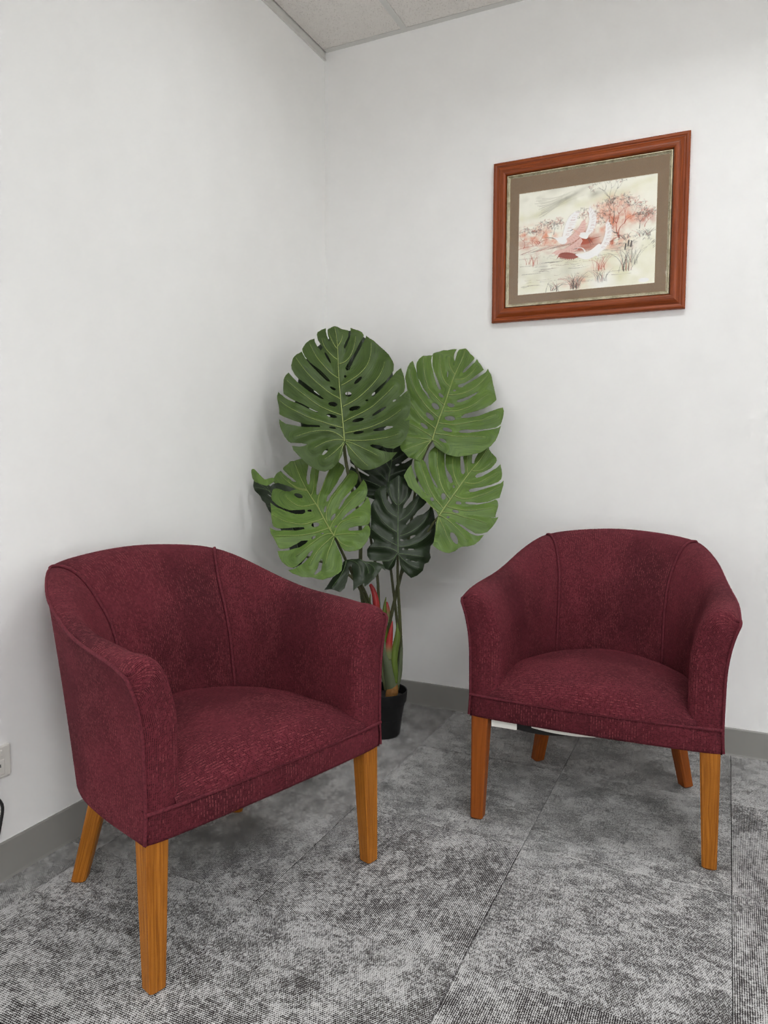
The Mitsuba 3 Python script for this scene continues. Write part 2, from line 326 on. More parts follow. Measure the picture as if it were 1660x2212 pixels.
def seat_mesh():
    rows, nb, na = [], 44, 40
    ks = np.linspace(0, 1, nb)
    for k in ks:
        if k < 0.5:
            ph = math.pi / 2 * (k / 0.5); y = -0.125 - 0.172 * math.cos(ph) ** 0.75; D = 0.086 * math.sin(ph) ** 0.85
        else:
            y = -0.125 + 0.235 * (k - 0.5) / 0.5; D = 0.086 - 0.018 * ((y + .125) / .235) ** 2
        hw = np.interp(y, [-.30, -.285, -.262, -.18, -.10, -.04, .01, .045, .072, .085, .1, .12], [.262, .261, .255, .252, .25, .244, .231, .212, .19, .168, .14, .10])
        a = np.linspace(-1, 1, na); z = 0.362 + D * (1 - .52 * np.abs(a) ** 2.5) + 0.0015 * np.sin(a * 9 + y * 30) * math.sin(math.pi * k)
        rows.append(np.stack([a * hw, np.full(na, y) - 0.004 * (1 - a ** 2) * (k < .3), z], 1))
    return grid(np.array(rows)[:, ::-1])
def rail_mesh():
    prof = np.array([(-.255, .368), (-.285, .367), (-.2935, .362), (-.2965, .35), (-.2975, .33), (-.2965, .31), (-.291, .302), (-.275, .2995)])
    xs_ = np.linspace(-.3190, .3190, 40); P = []
    for x in xs_:
        e = (abs(x) / .3190); q = prof.copy(); q[:, 0] += 0.006 * e ** 12; q[5:, 1] -= 0.004 * (1 - e ** 2); q[:3, 1] -= 0.004 * (1 - e ** 2)
        P.append(np.c_[np.full(len(q), x), q])
    v, f, uv = grid(np.array(P)); n = len(prof); m = len(v) - n
    return v, np.vstack([f, [[0, j + 1, j] for j in range(1, n - 1)], [[m, m + j, m + j + 1] for j in range(1, n - 1)]]), uv
def leg_mesh(top, bot, wt, wb, ang=0):
    sec = lambda c, w, ch: np.array([[c[0] + math.cos(ang) * x - math.sin(ang) * y, c[1] + math.sin(ang) * x + math.cos(ang) * y, c[2]] for x, y in
        [(w / 2 - ch, w / 2), (-w / 2 + ch, w / 2), (-w / 2, w / 2 - ch), (-w / 2, -w / 2 + ch), (-w / 2 + ch, -w / 2), (w / 2 - ch, -w / 2), (w / 2, -w / 2 + ch), (w / 2, w / 2 - ch)]])
    top, bot = np.array(top, float), np.array(bot, float); d = (top - bot) / (top[2] - bot[2])
    L = [sec(bot, wb - .012, .004), sec(bot + d * .006, wb, .004), sec(bot + (top - bot) * .5, (wt + wb) / 2, .004), sec(top, wt, .004)]
    P = np.array([np.vstack([s, s[:1]]) for s in L]); hs = np.array([0, .006, .16, .31])
    per = np.r_[0, np.cumsum(np.linalg.norm(np.diff(P[2], axis=0), axis=1))]
    off = rng.uniform(0, 5, 2)
    v, f, uv = grid(P, np.stack(np.broadcast_arrays(per[None, :] + off[0], hs[:, None] + off[1]), -1))
    k = len(v); v = np.vstack([v, bot]); uv = np.vstack([uv, off]); f = np.vstack([f[:, ::-1], [[k, j, j + 1] for j in range(8)]])
    return v, f, uv
def seam_path(t, off):
    P = section(t); d = fW(t)[:2] - fI(t); d /= np.linalg.norm(d); p = P[4:].copy(); p[:, :2] += d * .0035
    return p
FRONTW = np.array([(float(XO(z)) + .002, -.2885, z) for z in np.linspace(.306, .612, 22)] + [(.3495, -.287, .624), (.351, -.280, .631)])
def armchair(x, y, a, label, woods, sag):
    M = pose(x, y, a)
    put = lambda name, part, m, smooth=True, parent=None, **pr: add(name, ply(tm(*moved(part, M)[:2]), m, smooth=smooth, uv=part[2]), parent or t, **pr)
    t = thing('armchair', label, 'armchair', 'maroon tub armchairs')
    put('inside_back', back_mesh(), FABRIC)
    for s in (-1, 1): put('arm', arm_mesh(s), FABRIC)
    put('outside_panel', outer_mesh(), FABRIC)
    put('seat', seat_mesh(), FABRIC)
    put('front_rail', rail_mesh(), FABRIC)
    path = np.vstack([FRONTW * [-1, 1, 1], np.array([fW(q) for q in np.linspace(-TM + .012, TM - .012, 110)]) + [0, 0, .001], FRONTW[::-1]])
    put('piping', tube(path, .0038), CORD)
    for s in (-1, 1): put('piping', tube(seam_path(s * TS, 0), .0042), CORD)
    xs_ = np.linspace(-.321, .321, 50)
    put('piping', tube(np.stack([xs_, -.2955 + .004 * (np.abs(xs_) / .321) ** 12, .3645 - .004 * (1 - (xs_ / .321) ** 2)], 1), .0044), CORD)
    for k, (tp, bt, wt, wb, an) in enumerate([((-.2945, -.262, .312), (-.301, -.268, 0), .048, .035, 0), ((.2945, -.262, .312), (.303, -.268, 0), .048, .035, 0), ((-.176, .134, .312), (-.233, .192, 0), .043, .034, math.pi / 4), ((.176, .134, .312), (.233, .192, 0), .043, .034, math.pi / 4)]):
        put('leg', leg_mesh(tp, bt, wt, wb, an), woods[k], False)
    n = 24; P = []
    for i in np.linspace(-1, 1, n):
        row = []
        for j in np.linspace(0, 1, n):
            yy = -.272 + j * .46; hw = np.interp(yy, [-.3, -.1, .02, .1, .17, .2], [.305, .305, .285, .25, .19, .12])
            row.append((i * hw, yy, .301 - sag * math.exp(-((i * hw + .14) / .16) ** 2 - ((yy + .25) / .16) ** 2) * ss(0, .02, j) ))
        P.append(row)
    put('dust_cover', grid(np.array(P)), DUST)
    return t, put
Ra, La = (1.2422, -0.5186, 0.01397), (0.4186, -1.3353, math.radians(73.03))
t1, put1 = armchair(*La, 'maroon fabric tub armchair against the left wall, in front of the potted plant', [OAK] * 4, 0.0)
t2, put2 = armchair(*Ra, 'maroon fabric tub armchair under the framed picture, white tags showing beneath its seat', [OAKR, OAK, OAKR, OAKR], 0.036)
def tag_mesh(x0, x1, y, z0, z1, bend):
    xs_ = np.linspace(x0, x1, 8); P = [[[x, y - .001, z1 - bend * i / 7], [x, y, z0 - bend * i / 7 + (bend and .0)]] for i, x in enumerate(xs_)]
    return grid(np.array(P))
put2('tag', tag_mesh(-.262, -.190, -.276, .2765, .300, 0), PAPER, label='white paper tag beside the front leg')
xs_ = np.linspace(-.150, .02, 14); lens = np.sin(np.pi * np.linspace(.12, 1, 14)) * .0075
put2('tag', grid(np.array([[(x, -.277, .2925 - .004 * k / 13 + .006), (x, -.276, .2925 - .002 * k / 13 - l)] for k, (x, l) in enumerate(zip(xs_, lens))])), PAPER, label='long white paper tag under the rail')
LEAVES = {
'L1': {"o":[0.358,-0.5001,1.0788],"ex":[0.8885,0.4496,0.0922],"ey":[-0.2085,0.2165,0.9538],"out":[[33,-65],[98,-506],[177,-730],[323,-928],[547,-1072],[780,-1110],[1054,-1028],[1330,-931],[1549,-813],[1777,-618],[1485,-560],[1169,-437],[914,-289],[867,-222],[951,-208],[1185,-268],[1411,-398],[1673,-463],[1889,-381],[2089,-182],[2201,42],[2280,286],[2298,467],[2181,440],[2123,458],[2255,572],[2351,784],[2398,1034],[2409,1352],[2380,1573],[2227,1491],[2063,1369],[2053,1392],[2215,1531],[2276,1686],[2281,1975],[2252,2205],[2196,2405],[2035,2323],[1867,2160],[1600,1911],[1332,1646],[1154,1522],[1076,1558],[1119,1634],[1317,1808],[1611,2023],[1933,2365],[1964,2590],[1937,2723],[1829,3029],[1695,3239],[1555,3384],[1360,3601],[1192,3783],[1095,3908],[1061,3762],[815,3355],[569,2983],[387,2641],[294,2624],[259,2718],[447,2995],[673,3302],[854,3616],[1004,3884],[1014,3933],[969,4053],[825,4167],[677,4248],[566,4325],[558,4009],[486,3816],[373,3562],[295,3443],[263,3506],[335,3665],[449,3919],[491,4165],[474,4217],[247,4272],[5,4345],[-57,4334],[-215,4299],[-266,4237],[-261,4020],[-210,3766],[-246,3779],[-304,4024],[-325,4192],[-317,4365],[-460,4322],[-622,4220],[-660,4124],[-631,3889],[-539,3681],[-481,3560],[-556,3468],[-692,3695],[-756,3867],[-762,3994],[-920,3932],[-1084,3799],[-1214,3612],[-1212,3497],[-1136,3276],[-971,3031],[-644,2706],[-352,2354],[-321,2247],[-432,2296],[-712,2615],[-1004,2995],[-1153,3261],[-1243,3500],[-1419,3385],[-1555,3184],[-1638,2963],[-1627,2799],[-1535,2595],[-1424,2439],[-1110,2160],[-825,1914],[-580,1641],[-664,1655],[-1068,1912],[-1470,2304],[-1604,2466],[-1743,2664],[-1841,2559],[-1922,2340],[-1963,2086],[-1962,1877],[-1776,1716],[-1581,1576],[-1169,1355],[-817,1141],[-840,1117],[-1173,1292],[-1608,1527],[-1898,1695],[-2139,1942],[-2188,1786],[-2176,1594],[-2144,1399],[-2147,1114],[-2004,1006],[-1655,846],[-1218,679],[-804,602],[-787,550],[-1076,571],[-1519,645],[-1961,749],[-2154,909],[-2169,769],[-2124,545],[-2022,285],[-1914,118],[-1829,48],[-1472,46],[-1267,-5],[-1390,-62],[-1570,-85],[-1800,-54],[-1757,-207],[-1511,-509],[-1264,-778],[-982,-958],[-750,-1026],[-507,-942],[-255,-751],[-100,-487],[-46,-89]],"holes":[[[-150,1918],[-176,1908],[-220,1919],[-270,1949],[-314,1989],[-339,2029],[-338,2058],[-313,2069],[-269,2057],[-218,2028],[-175,1987],[-150,1947]],[[-133,1348],[-166,1314],[-232,1303],[-315,1318],[-391,1354],[-440,1403],[-449,1451],[-416,1485],[-350,1496],[-268,1482],[-192,1445],[-142,1396]],[[-174,872],[-207,854],[-281,859],[-375,885],[-465,926],[-526,970],[-542,1006],[-509,1024],[-435,1019],[-341,992],[-251,952],[-190,907]],[[-246,472],[-265,457],[-310,451],[-369,458],[-427,474],[-468,495],[-481,517],[-462,532],[-417,538],[-357,532],[-299,516],[-258,494]],[[394,1719],[375,1676],[330,1647],[272,1640],[216,1658],[177,1694],[166,1740],[185,1784],[229,1812],[287,1819],[343,1801],[382,1765]],[[266,2393],[258,2366],[241,2347],[219,2342],[198,2351],[184,2373],[181,2401],[189,2427],[206,2446],[228,2451],[248,2442],[262,2420]],[[660,1206],[639,1162],[570,1120],[471,1091],[369,1083],[291,1098],[258,1132],[278,1176],[347,1218],[446,1247],[548,1256],[627,1240]],[[744,724],[721,691],[648,657],[546,631],[442,619],[363,626],[331,649],[354,682],[426,716],[528,742],[633,754],[711,747]],[[699,258],[675,236],[608,218],[516,208],[424,209],[355,220],[330,239],[353,260],[420,279],[512,289],[605,288],[673,277]],[[811,2277],[808,2238],[767,2178],[698,2114],[621,2062],[556,2037],[520,2044],[523,2083],[565,2142],[633,2207],[710,2259],[775,2284]],[[1730,340],[1685,308],[1555,276],[1377,252],[1198,244],[1066,253],[1016,277],[1062,309],[1191,341],[1369,365],[1548,373],[1681,364]],[[1558,1074],[1533,1034],[1445,971],[1317,901],[1185,844],[1083,815],[1038,821],[1063,861],[1151,924],[1278,993],[1410,1050],[1513,1080]],[[958,1435],[952,1419],[933,1405],[907,1399],[879,1400],[859,1410],[850,1425],[856,1442],[875,1455],[902,1462],[929,1460],[950,1450]],[[1918,1284],[1915,1266],[1895,1247],[1866,1231],[1833,1223],[1806,1225],[1793,1237],[1797,1255],[1816,1274],[1846,1290],[1878,1298],[1905,1296]],[[-593,-222],[-588,-256],[-613,-308],[-659,-364],[-716,-408],[-767,-430],[-799,-423],[-804,-390],[-779,-338],[-733,-282],[-676,-237],[-625,-215]],[[-242,2938],[-271,2958],[-317,3030],[-368,3134],[-411,3243],[-433,3328],[-429,3365],[-400,3344],[-353,3272],[-302,3167],[-260,3059],[-238,2975]]],"rib":[[0,0],[5,784],[-5,1580],[11,2709],[43,3858],[0,4279]],"veins":[[[19,3446],[-133,3775],[-226,4150]],[[-9,3022],[-344,3431],[-491,3908]],[[-34,2340],[-566,2927],[-933,3751]],[[5,1515],[-857,2304],[-1447,3207]],[[-14,919],[-919,1475],[-1811,2330]],[[-21,472],[-1257,967],[-2101,1587]],[[-22,96],[-640,404],[-1606,261]],[[-26,49],[-550,21],[-1042,-182]],[[-32,-28],[-279,-316],[-718,-614]],[[-22,-91],[-134,-360],[-233,-660]],[[47,3526],[206,3776],[255,4004]],[[52,2836],[492,3155],[721,3860]],[[63,2040],[932,2590],[1244,3512]],[[58,1239],[1145,1921],[1646,2718]],[[42,686],[1073,1127],[1859,1757]],[[38,278],[1099,429],[2041,845]],[[33,44],[965,-60],[1868,11]],[[44,-4],[502,-234],[1118,-664]],[[54,-67],[357,-531],[734,-967]]]},
'L2': {"o":[0.6016,-0.2962,1.08],"ex":[0.8643,0.3644,-0.3467],"ey":[0.0953,0.5582,0.8242],"out":[[32,-17],[184,-163],[420,-242],[693,-276],[1047,-230],[1381,-29],[1792,280],[2037,625],[2142,914],[2176,1267],[2175,1608],[2084,1500],[1771,1273],[1433,1050],[1096,835],[902,770],[785,787],[842,879],[1048,996],[1405,1146],[1754,1333],[2028,1504],[2147,1659],[2141,1970],[2107,2241],[2035,2401],[1674,2085],[1305,1766],[978,1498],[741,1389],[691,1412],[789,1589],[1063,1851],[1392,2121],[1614,2394],[1727,2669],[1654,2880],[1531,3120],[1423,3336],[1382,3450],[1286,3640],[1144,3845],[1065,3978],[1013,3719],[770,3311],[475,2909],[376,2734],[283,2680],[199,2711],[222,2787],[391,2911],[623,3246],[816,3631],[924,3874],[819,4003],[634,4157],[547,4264],[519,4071],[392,3744],[298,3500],[240,3414],[194,3420],[226,3602],[348,3893],[439,4154],[449,4261],[390,4320],[138,4412],[-10,4482],[-90,4419],[-221,4387],[-246,4238],[-231,4005],[-215,3768],[-271,3851],[-326,4030],[-333,4199],[-305,4383],[-436,4351],[-572,4245],[-624,4187],[-759,4125],[-859,3994],[-1086,3738],[-1086,3636],[-1051,3499],[-965,3202],[-823,2932],[-627,2689],[-424,2452],[-329,2325],[-397,2282],[-572,2452],[-777,2754],[-968,3134],[-1074,3388],[-1092,3566],[-1063,3623],[-1242,3531],[-1389,3381],[-1510,3158],[-1535,2980],[-1489,2800],[-1399,2609],[-1283,2398],[-1160,2273],[-974,2062],[-782,1889],[-584,1672],[-639,1657],[-835,1843],[-1067,2096],[-1198,2272],[-1373,2555],[-1559,2802],[-1696,3007],[-1765,2843],[-1782,2603],[-1755,2319],[-1731,2166],[-1598,1932],[-1457,1672],[-1434,1363],[-1295,1107],[-1135,988],[-1251,657],[-1110,316],[-1118,-54],[-1051,-328],[-977,-626],[-878,-763],[-612,-857],[-386,-909],[-200,-919],[-103,-819],[-72,-510],[-73,-182],[-36,-52]],"holes":[[[-157,1947],[-191,1929],[-243,1940],[-299,1977],[-344,2031],[-366,2088],[-359,2131],[-326,2150],[-274,2139],[-218,2101],[-173,2047],[-150,1991]],[[-151,1374],[-188,1332],[-259,1320],[-343,1341],[-420,1388],[-469,1449],[-475,1509],[-438,1550],[-368,1562],[-283,1542],[-206,1494],[-157,1433]],[[-192,851],[-229,830],[-303,841],[-396,879],[-481,935],[-537,994],[-548,1040],[-511,1061],[-436,1050],[-344,1012],[-258,956],[-203,897]],[[-285,439],[-317,419],[-382,424],[-463,452],[-539,496],[-590,544],[-601,583],[-570,603],[-505,598],[-423,570],[-347,526],[-297,478]],[[344,1849],[342,1796],[304,1736],[240,1686],[166,1659],[103,1662],[67,1695],[69,1749],[107,1808],[171,1859],[245,1886],[308,1882]],[[522,1251],[508,1200],[448,1143],[358,1095],[261,1070],[185,1074],[148,1106],[161,1158],[221,1215],[312,1263],[408,1288],[485,1284]],[[572,707],[554,665],[491,622],[401,589],[308,576],[236,584],[205,613],[223,655],[286,698],[376,731],[470,745],[541,736]],[[189,2505],[196,2483],[190,2453],[171,2423],[146,2401],[121,2393],[102,2401],[95,2423],[102,2453],[120,2483],[146,2505],[171,2513]],[[-275,3061],[-261,3004],[-258,2960],[-265,2939],[-282,2949],[-303,2985],[-324,3039],[-338,3096],[-341,3141],[-334,3161],[-317,3151],[-296,3115]],[[500,181],[481,151],[430,129],[362,123],[294,134],[245,158],[228,190],[247,221],[298,242],[366,248],[434,238],[483,213]],[[369,2019],[367,2089],[557,2269],[807,2533],[1016,2772],[910,2553],[715,2290],[506,2076]]],"rib":[[0,0],[-34,1028],[-32,1882],[-46,3080],[12,4081],[0,4401]],"veins":[[[19,2911],[395,3177],[639,3854]],[[12,2132],[690,2651],[1130,3604]],[[37,1316],[710,1760],[1373,2756]],[[21,727],[871,1139],[1859,1912]],[[20,312],[791,520],[1737,833]],[[7,18],[188,-10],[433,-117]],[[-55,3109],[-334,3385],[-474,3793]],[[-39,2476],[-465,2827],[-848,3693]],[[-37,1593],[-866,2191],[-1372,3287]],[[-45,977],[-1010,1549],[-1638,2502]],[[-36,487],[-687,808],[-1178,1158]],[[-43,133],[-510,268],[-964,317]],[[-27,3],[-475,-82],[-885,-197]],[[-42,-33],[-434,-366],[-810,-734]],[[-34,-60],[-152,-425],[-294,-871]]]},
'L3': {"o":[0.3784,-0.608,0.7579],"ex":[0.7286,0.5592,0.3955],"ey":[-0.6338,0.3316,0.6988],"out":[[39,-173],[35,-472],[84,-648],[218,-744],[400,-789],[648,-744],[911,-616],[1093,-472],[1183,-307],[1196,-113],[1097,-75],[1041,-112],[907,-178],[752,-124],[566,-23],[514,73],[595,128],[767,81],[981,-17],[1209,-83],[1322,20],[1460,260],[1602,564],[1646,799],[1649,921],[1526,826],[1314,710],[1022,643],[732,580],[484,489],[486,535],[682,655],[951,730],[1256,768],[1479,839],[1643,964],[1747,1103],[1813,1332],[1823,1527],[1811,1618],[1691,1533],[1478,1417],[1221,1378],[982,1247],[739,1056],[573,947],[567,1015],[740,1201],[962,1346],[1227,1464],[1541,1616],[1612,1711],[1742,1910],[1729,2088],[1633,2297],[1558,2373],[1411,2163],[1186,2009],[940,1876],[706,1706],[496,1525],[364,1402],[313,1462],[428,1668],[661,1871],[940,2085],[1156,2271],[1303,2360],[1476,2523],[1477,2679],[1417,2853],[1276,3127],[1174,2954],[942,2700],[759,2526],[567,2326],[386,2089],[242,1936],[169,1887],[141,1992],[254,2263],[413,2514],[586,2830],[712,3003],[916,3311],[931,3445],[869,3623],[718,3823],[632,3649],[547,3376],[413,3170],[276,2969],[206,2766],[68,2529],[32,2566],[100,2894],[237,3164],[364,3408],[494,3726],[496,3851],[412,3916],[238,3960],[0,3915],[-100,4043],[-122,4020],[-286,3951],[-443,3861],[-488,3780],[-477,3599],[-412,3352],[-335,3137],[-277,2932],[-300,2887],[-388,2936],[-492,3217],[-566,3439],[-594,3646],[-810,3575],[-964,3453],[-1008,3374],[-986,3183],[-946,3066],[-881,3166],[-881,3193],[-1027,3077],[-1189,2896],[-1320,2667],[-1335,2476],[-1257,2269],[-1115,2027],[-932,1829],[-678,1680],[-472,1544],[-490,1457],[-604,1476],[-815,1598],[-1078,1855],[-1279,2144],[-1431,2431],[-1491,2202],[-1590,1837],[-1670,1594],[-1677,1440],[-1561,1273],[-1273,1094],[-766,887],[-770,814],[-1069,899],[-1389,1058],[-1661,1213],[-1807,1448],[-1858,1164],[-1839,815],[-1820,472],[-1777,388],[-1550,326],[-1335,360],[-1034,415],[-837,357],[-930,286],[-1215,219],[-1579,251],[-1899,364],[-1933,145],[-1916,-100],[-1809,-333],[-1660,-457],[-1530,-440],[-1284,-324],[-1009,-141],[-860,-84],[-838,-135],[-1009,-274],[-1322,-429],[-1623,-500],[-1851,-470],[-1761,-648],[-1556,-873],[-1264,-1000],[-976,-1254],[-701,-1302],[-440,-1270],[-289,-1208],[-155,-990],[-81,-736],[-67,-417],[-43,-129],[-27,-22],[16,-39]],"holes":[[[-690,-520],[-727,-711],[-871,-901],[-1107,-990],[-1151,-953],[-959,-790],[-824,-600]],[[-326,2151],[-364,2138],[-422,2163],[-484,2219],[-533,2291],[-558,2360],[-550,2408],[-511,2421],[-454,2395],[-391,2339],[-342,2266],[-318,2198]],[[-252,1382],[-269,1371],[-301,1375],[-340,1391],[-375,1416],[-398,1442],[-401,1463],[-385,1474],[-353,1470],[-314,1454],[-278,1429],[-256,1403]],[[-244,774],[-268,743],[-321,727],[-390,731],[-455,753],[-499,787],[-511,825],[-487,856],[-434,872],[-366,869],[-300,846],[-256,812]],[[-546,373],[-555,350],[-582,329],[-621,317],[-661,317],[-691,328],[-703,348],[-694,372],[-667,392],[-628,404],[-588,405],[-558,393]],[[-250,331],[-260,320],[-280,316],[-305,320],[-329,331],[-345,346],[-348,361],[-338,373],[-317,377],[-292,373],[-268,362],[-253,347]],[[184,1138],[143,1092],[106,1067],[81,1069],[76,1097],[92,1145],[124,1199],[164,1245],[202,1270],[227,1268],[232,1239],[216,1192]],[[311,735],[248,698],[193,687],[162,705],[162,747],[194,803],[249,856],[313,894],[368,905],[400,886],[399,844],[367,788]],[[242,361],[228,344],[208,337],[187,341],[171,357],[163,379],[167,402],[181,420],[201,427],[222,422],[238,406],[246,384]]],"rib":[[0,0],[-23,631],[-45,1503],[-89,2353],[-57,3294],[0,3879]],"veins":[[[-85,2267],[-393,2589],[-523,3069]],[[-100,2326],[-501,2852],[-655,3523]],[[-55,1542],[-622,1821],[-849,2440]],[[-41,893],[-916,1087],[-1527,1834]],[[-26,445],[-830,543],[-1747,857]],[[-29,138],[-455,217],[-1429,-127]],[[-26,29],[-621,-177],[-1128,-612]],[[-32,-44],[-396,-418],[-662,-834]],[[-50,1998],[206,2358],[693,3365]],[[-16,1261],[252,1897],[1194,2908]],[[31,727],[403,1322],[1497,2115]],[[36,319],[294,646],[1479,1186]],[[11,55],[447,405],[1056,260]],[[58,45],[425,-109],[758,-336]],[[61,-64],[119,-398],[341,-638]]]},
'L4': {"o":[0.672,-0.4083,0.8197],"ex":[0.8452,0.1736,-0.5054],"ey":[0.2612,0.691,0.6741],"out":[[-8,-105],[31,-241],[129,-431],[309,-784],[363,-968],[562,-982],[819,-955],[972,-891],[1094,-725],[1140,-565],[1198,-476],[1359,-375],[1515,-167],[1595,83],[1611,330],[1450,198],[1204,146],[924,154],[664,174],[562,173],[583,218],[791,254],[1078,234],[1345,248],[1515,329],[1652,481],[1701,746],[1711,985],[1698,1242],[1624,1147],[1419,1011],[1615,1174],[1567,1280],[1513,1511],[1478,1655],[1379,1788],[1292,1845],[1116,1571],[849,1288],[563,1095],[436,1060],[486,1131],[816,1347],[1097,1605],[1286,1882],[1363,2002],[1334,2136],[1265,2401],[1222,2616],[1138,2840],[1109,2640],[976,2356],[725,2029],[538,1749],[390,1605],[309,1639],[350,1729],[598,2001],[841,2341],[1004,2676],[1038,2855],[997,2987],[863,3214],[717,3380],[683,3226],[557,2868],[422,2479],[301,2281],[221,2271],[240,2393],[374,2673],[522,3039],[551,3310],[536,3447],[444,3564],[275,3661],[78,3701],[-8,3806],[-103,3601],[-184,3427],[-174,3248],[-148,2999],[-74,2761],[-140,2729],[-270,2989],[-360,3256],[-496,3645],[-633,3598],[-735,3464],[-733,3276],[-617,2950],[-520,2726],[-301,2415],[-148,2168],[-164,2059],[-247,2094],[-455,2409],[-600,2666],[-741,3044],[-891,3383],[-1038,3215],[-1165,3023],[-1295,2849],[-1176,2602],[-1039,2336],[-891,2081],[-710,1892],[-465,1717],[-310,1548],[-325,1460],[-449,1516],[-624,1669],[-809,1889],[-996,2185],[-1174,2493],[-1320,2831],[-1441,2683],[-1556,2427],[-1607,2166],[-1577,1967],[-1438,1743],[-1251,1487],[-1009,1275],[-780,1129],[-587,986],[-676,997],[-866,1100],[-1080,1258],[-1336,1495],[-1497,1627],[-1678,1599],[-1846,1491],[-1843,1367],[-1694,1155],[-1482,958],[-1124,699],[-828,538],[-708,517],[-762,504],[-1040,616],[-1323,753],[-1587,951],[-1848,1183],[-1852,930],[-1816,639],[-1472,406],[-1052,372],[-652,225],[-345,181],[-164,113],[-40,21]],"holes":[[[-240,889],[-198,845],[-178,795],[-184,750],[-214,725],[-261,724],[-312,749],[-354,792],[-374,843],[-369,887],[-338,913],[-291,914]],[[368,990],[368,958],[344,920],[303,887],[256,868],[215,867],[192,885],[192,918],[215,955],[256,988],[303,1008],[344,1008]],[[485,578],[478,544],[444,508],[390,481],[331,469],[283,476],[259,500],[266,534],[301,570],[355,598],[413,609],[461,602]],[[315,220],[321,195],[312,167],[292,144],[266,133],[239,135],[221,152],[215,177],[223,205],[244,228],[270,240],[297,237]],[[1032,-470],[985,-505],[896,-501],[790,-459],[694,-389],[634,-311],[627,-246],[674,-210],[763,-215],[870,-258],[966,-327],[1025,-405]],[[-162,1406],[-141,1378],[-130,1351],[-134,1332],[-149,1326],[-173,1335],[-199,1357],[-220,1385],[-230,1412],[-227,1431],[-212,1437],[-188,1428]],[[-464,433],[-480,410],[-512,401],[-551,408],[-586,430],[-609,459],[-614,489],[-597,512],[-566,521],[-526,514],[-491,493],[-468,463]]],"rib":[[0,0],[-21,588],[-12,1211],[-6,2059],[20,2949],[0,3736]],"veins":[[[40,2362],[260,2617],[433,3259]],[[61,1736],[471,2129],[781,2934]],[[18,1060],[598,1385],[1163,2431]],[[7,540],[582,760],[1352,1393]],[[-13,190],[479,450],[1452,696]],[[-4,30],[463,41],[1205,-199]],[[30,-28],[342,-276],[889,-651]],[[17,-53],[100,-289],[221,-494]],[[-14,2124],[-320,2619],[-634,3388]],[[-9,1456],[-525,1958],[-1054,2957]],[[-25,840],[-774,1344],[-1495,2473]],[[-43,385],[-857,758],[-1688,1519]],[[-58,123],[-398,176],[-652,225]]]},
'L5': {"o":[0.5313,-0.4309,0.6894],"ex":[0.9046,0.4263,-0.0067],"ey":[-0.0432,0.1072,0.9933],"out":[[27,-54],[68,-358],[135,-574],[288,-703],[463,-853],[680,-765],[875,-589],[927,-361],[1068,-306],[1154,-131],[1110,42],[1141,260],[1271,414],[1302,653],[1322,893],[1310,1111],[1276,1285],[1242,1481],[1164,1699],[1078,1545],[883,1380],[665,1312],[470,1158],[297,986],[271,1032],[400,1199],[573,1331],[681,1485],[876,1657],[989,1784],[1010,1916],[943,2112],[767,2296],[664,2061],[556,1903],[409,1771],[257,1595],[157,1563],[178,1668],[286,1826],[394,1976],[463,2129],[494,2326],[394,2544],[241,2631],[87,2673],[0,2727],[-131,2627],[-326,2516],[-413,2450],[-418,2297],[-357,2035],[-224,1752],[-254,1704],[-393,1881],[-447,2121],[-450,2384],[-587,2361],[-760,2228],[-857,2074],[-823,1878],[-887,1812],[-952,1680],[-972,1483],[-947,1156],[-966,873],[-963,546],[-853,471],[-841,384],[-1003,241],[-1078,110],[-1076,-86],[-977,-237],[-781,-278],[-564,-255],[-452,-536],[-300,-589],[-191,-534],[-105,-403],[-38,-98]],"holes":[[[-157,531],[-161,523],[-173,516],[-189,514],[-206,516],[-218,522],[-222,531],[-218,540],[-206,546],[-190,549],[-173,546],[-161,540]],[[191,447],[179,429],[154,419],[120,419],[89,430],[68,448],[63,469],[74,486],[100,497],[133,496],[165,486],[186,468]],[[606,632],[595,602],[546,561],[472,519],[392,488],[329,476],[299,486],[311,515],[360,556],[434,598],[513,629],[576,642]],[[225,148],[219,128],[202,114],[178,108],[154,113],[136,127],[129,147],[136,166],[153,181],[177,186],[201,181],[219,167]],[[567,142],[548,128],[495,117],[424,112],[352,116],[299,125],[280,139],[299,154],[351,165],[423,169],[495,166],[548,156]],[[349,-215],[341,-223],[320,-227],[293,-225],[266,-220],[248,-211],[241,-201],[250,-193],[270,-190],[298,-191],[324,-197],[343,-206]],[[662,-310],[642,-314],[595,-309],[531,-295],[468,-276],[424,-258],[409,-245],[428,-241],[476,-247],[540,-261],[602,-279],[647,-298]]],"rib":[[0,0],[-9,1165],[-1,2256],[0,2683]],"veins":[[[19,1688],[246,1931],[331,2303]],[[24,1121],[468,1496],[769,2088]],[[50,599],[733,953],[1100,1502]],[[31,229],[737,409],[1213,870]],[[33,0],[566,-71],[893,-90]],[[33,-54],[351,-355],[700,-504]],[[23,-98],[134,-422],[397,-702]],[[-46,1688],[-234,1927],[-324,2297]],[[-43,1273],[-449,1597],[-629,2207]],[[-28,729],[-576,1160],[-843,1681]],[[-24,272],[-571,571],[-944,873]],[[-33,54],[-394,203],[-981,220]],[[-44,0],[-346,-253],[-956,-215]],[[-54,-33],[-172,-251],[-365,-557]]]},
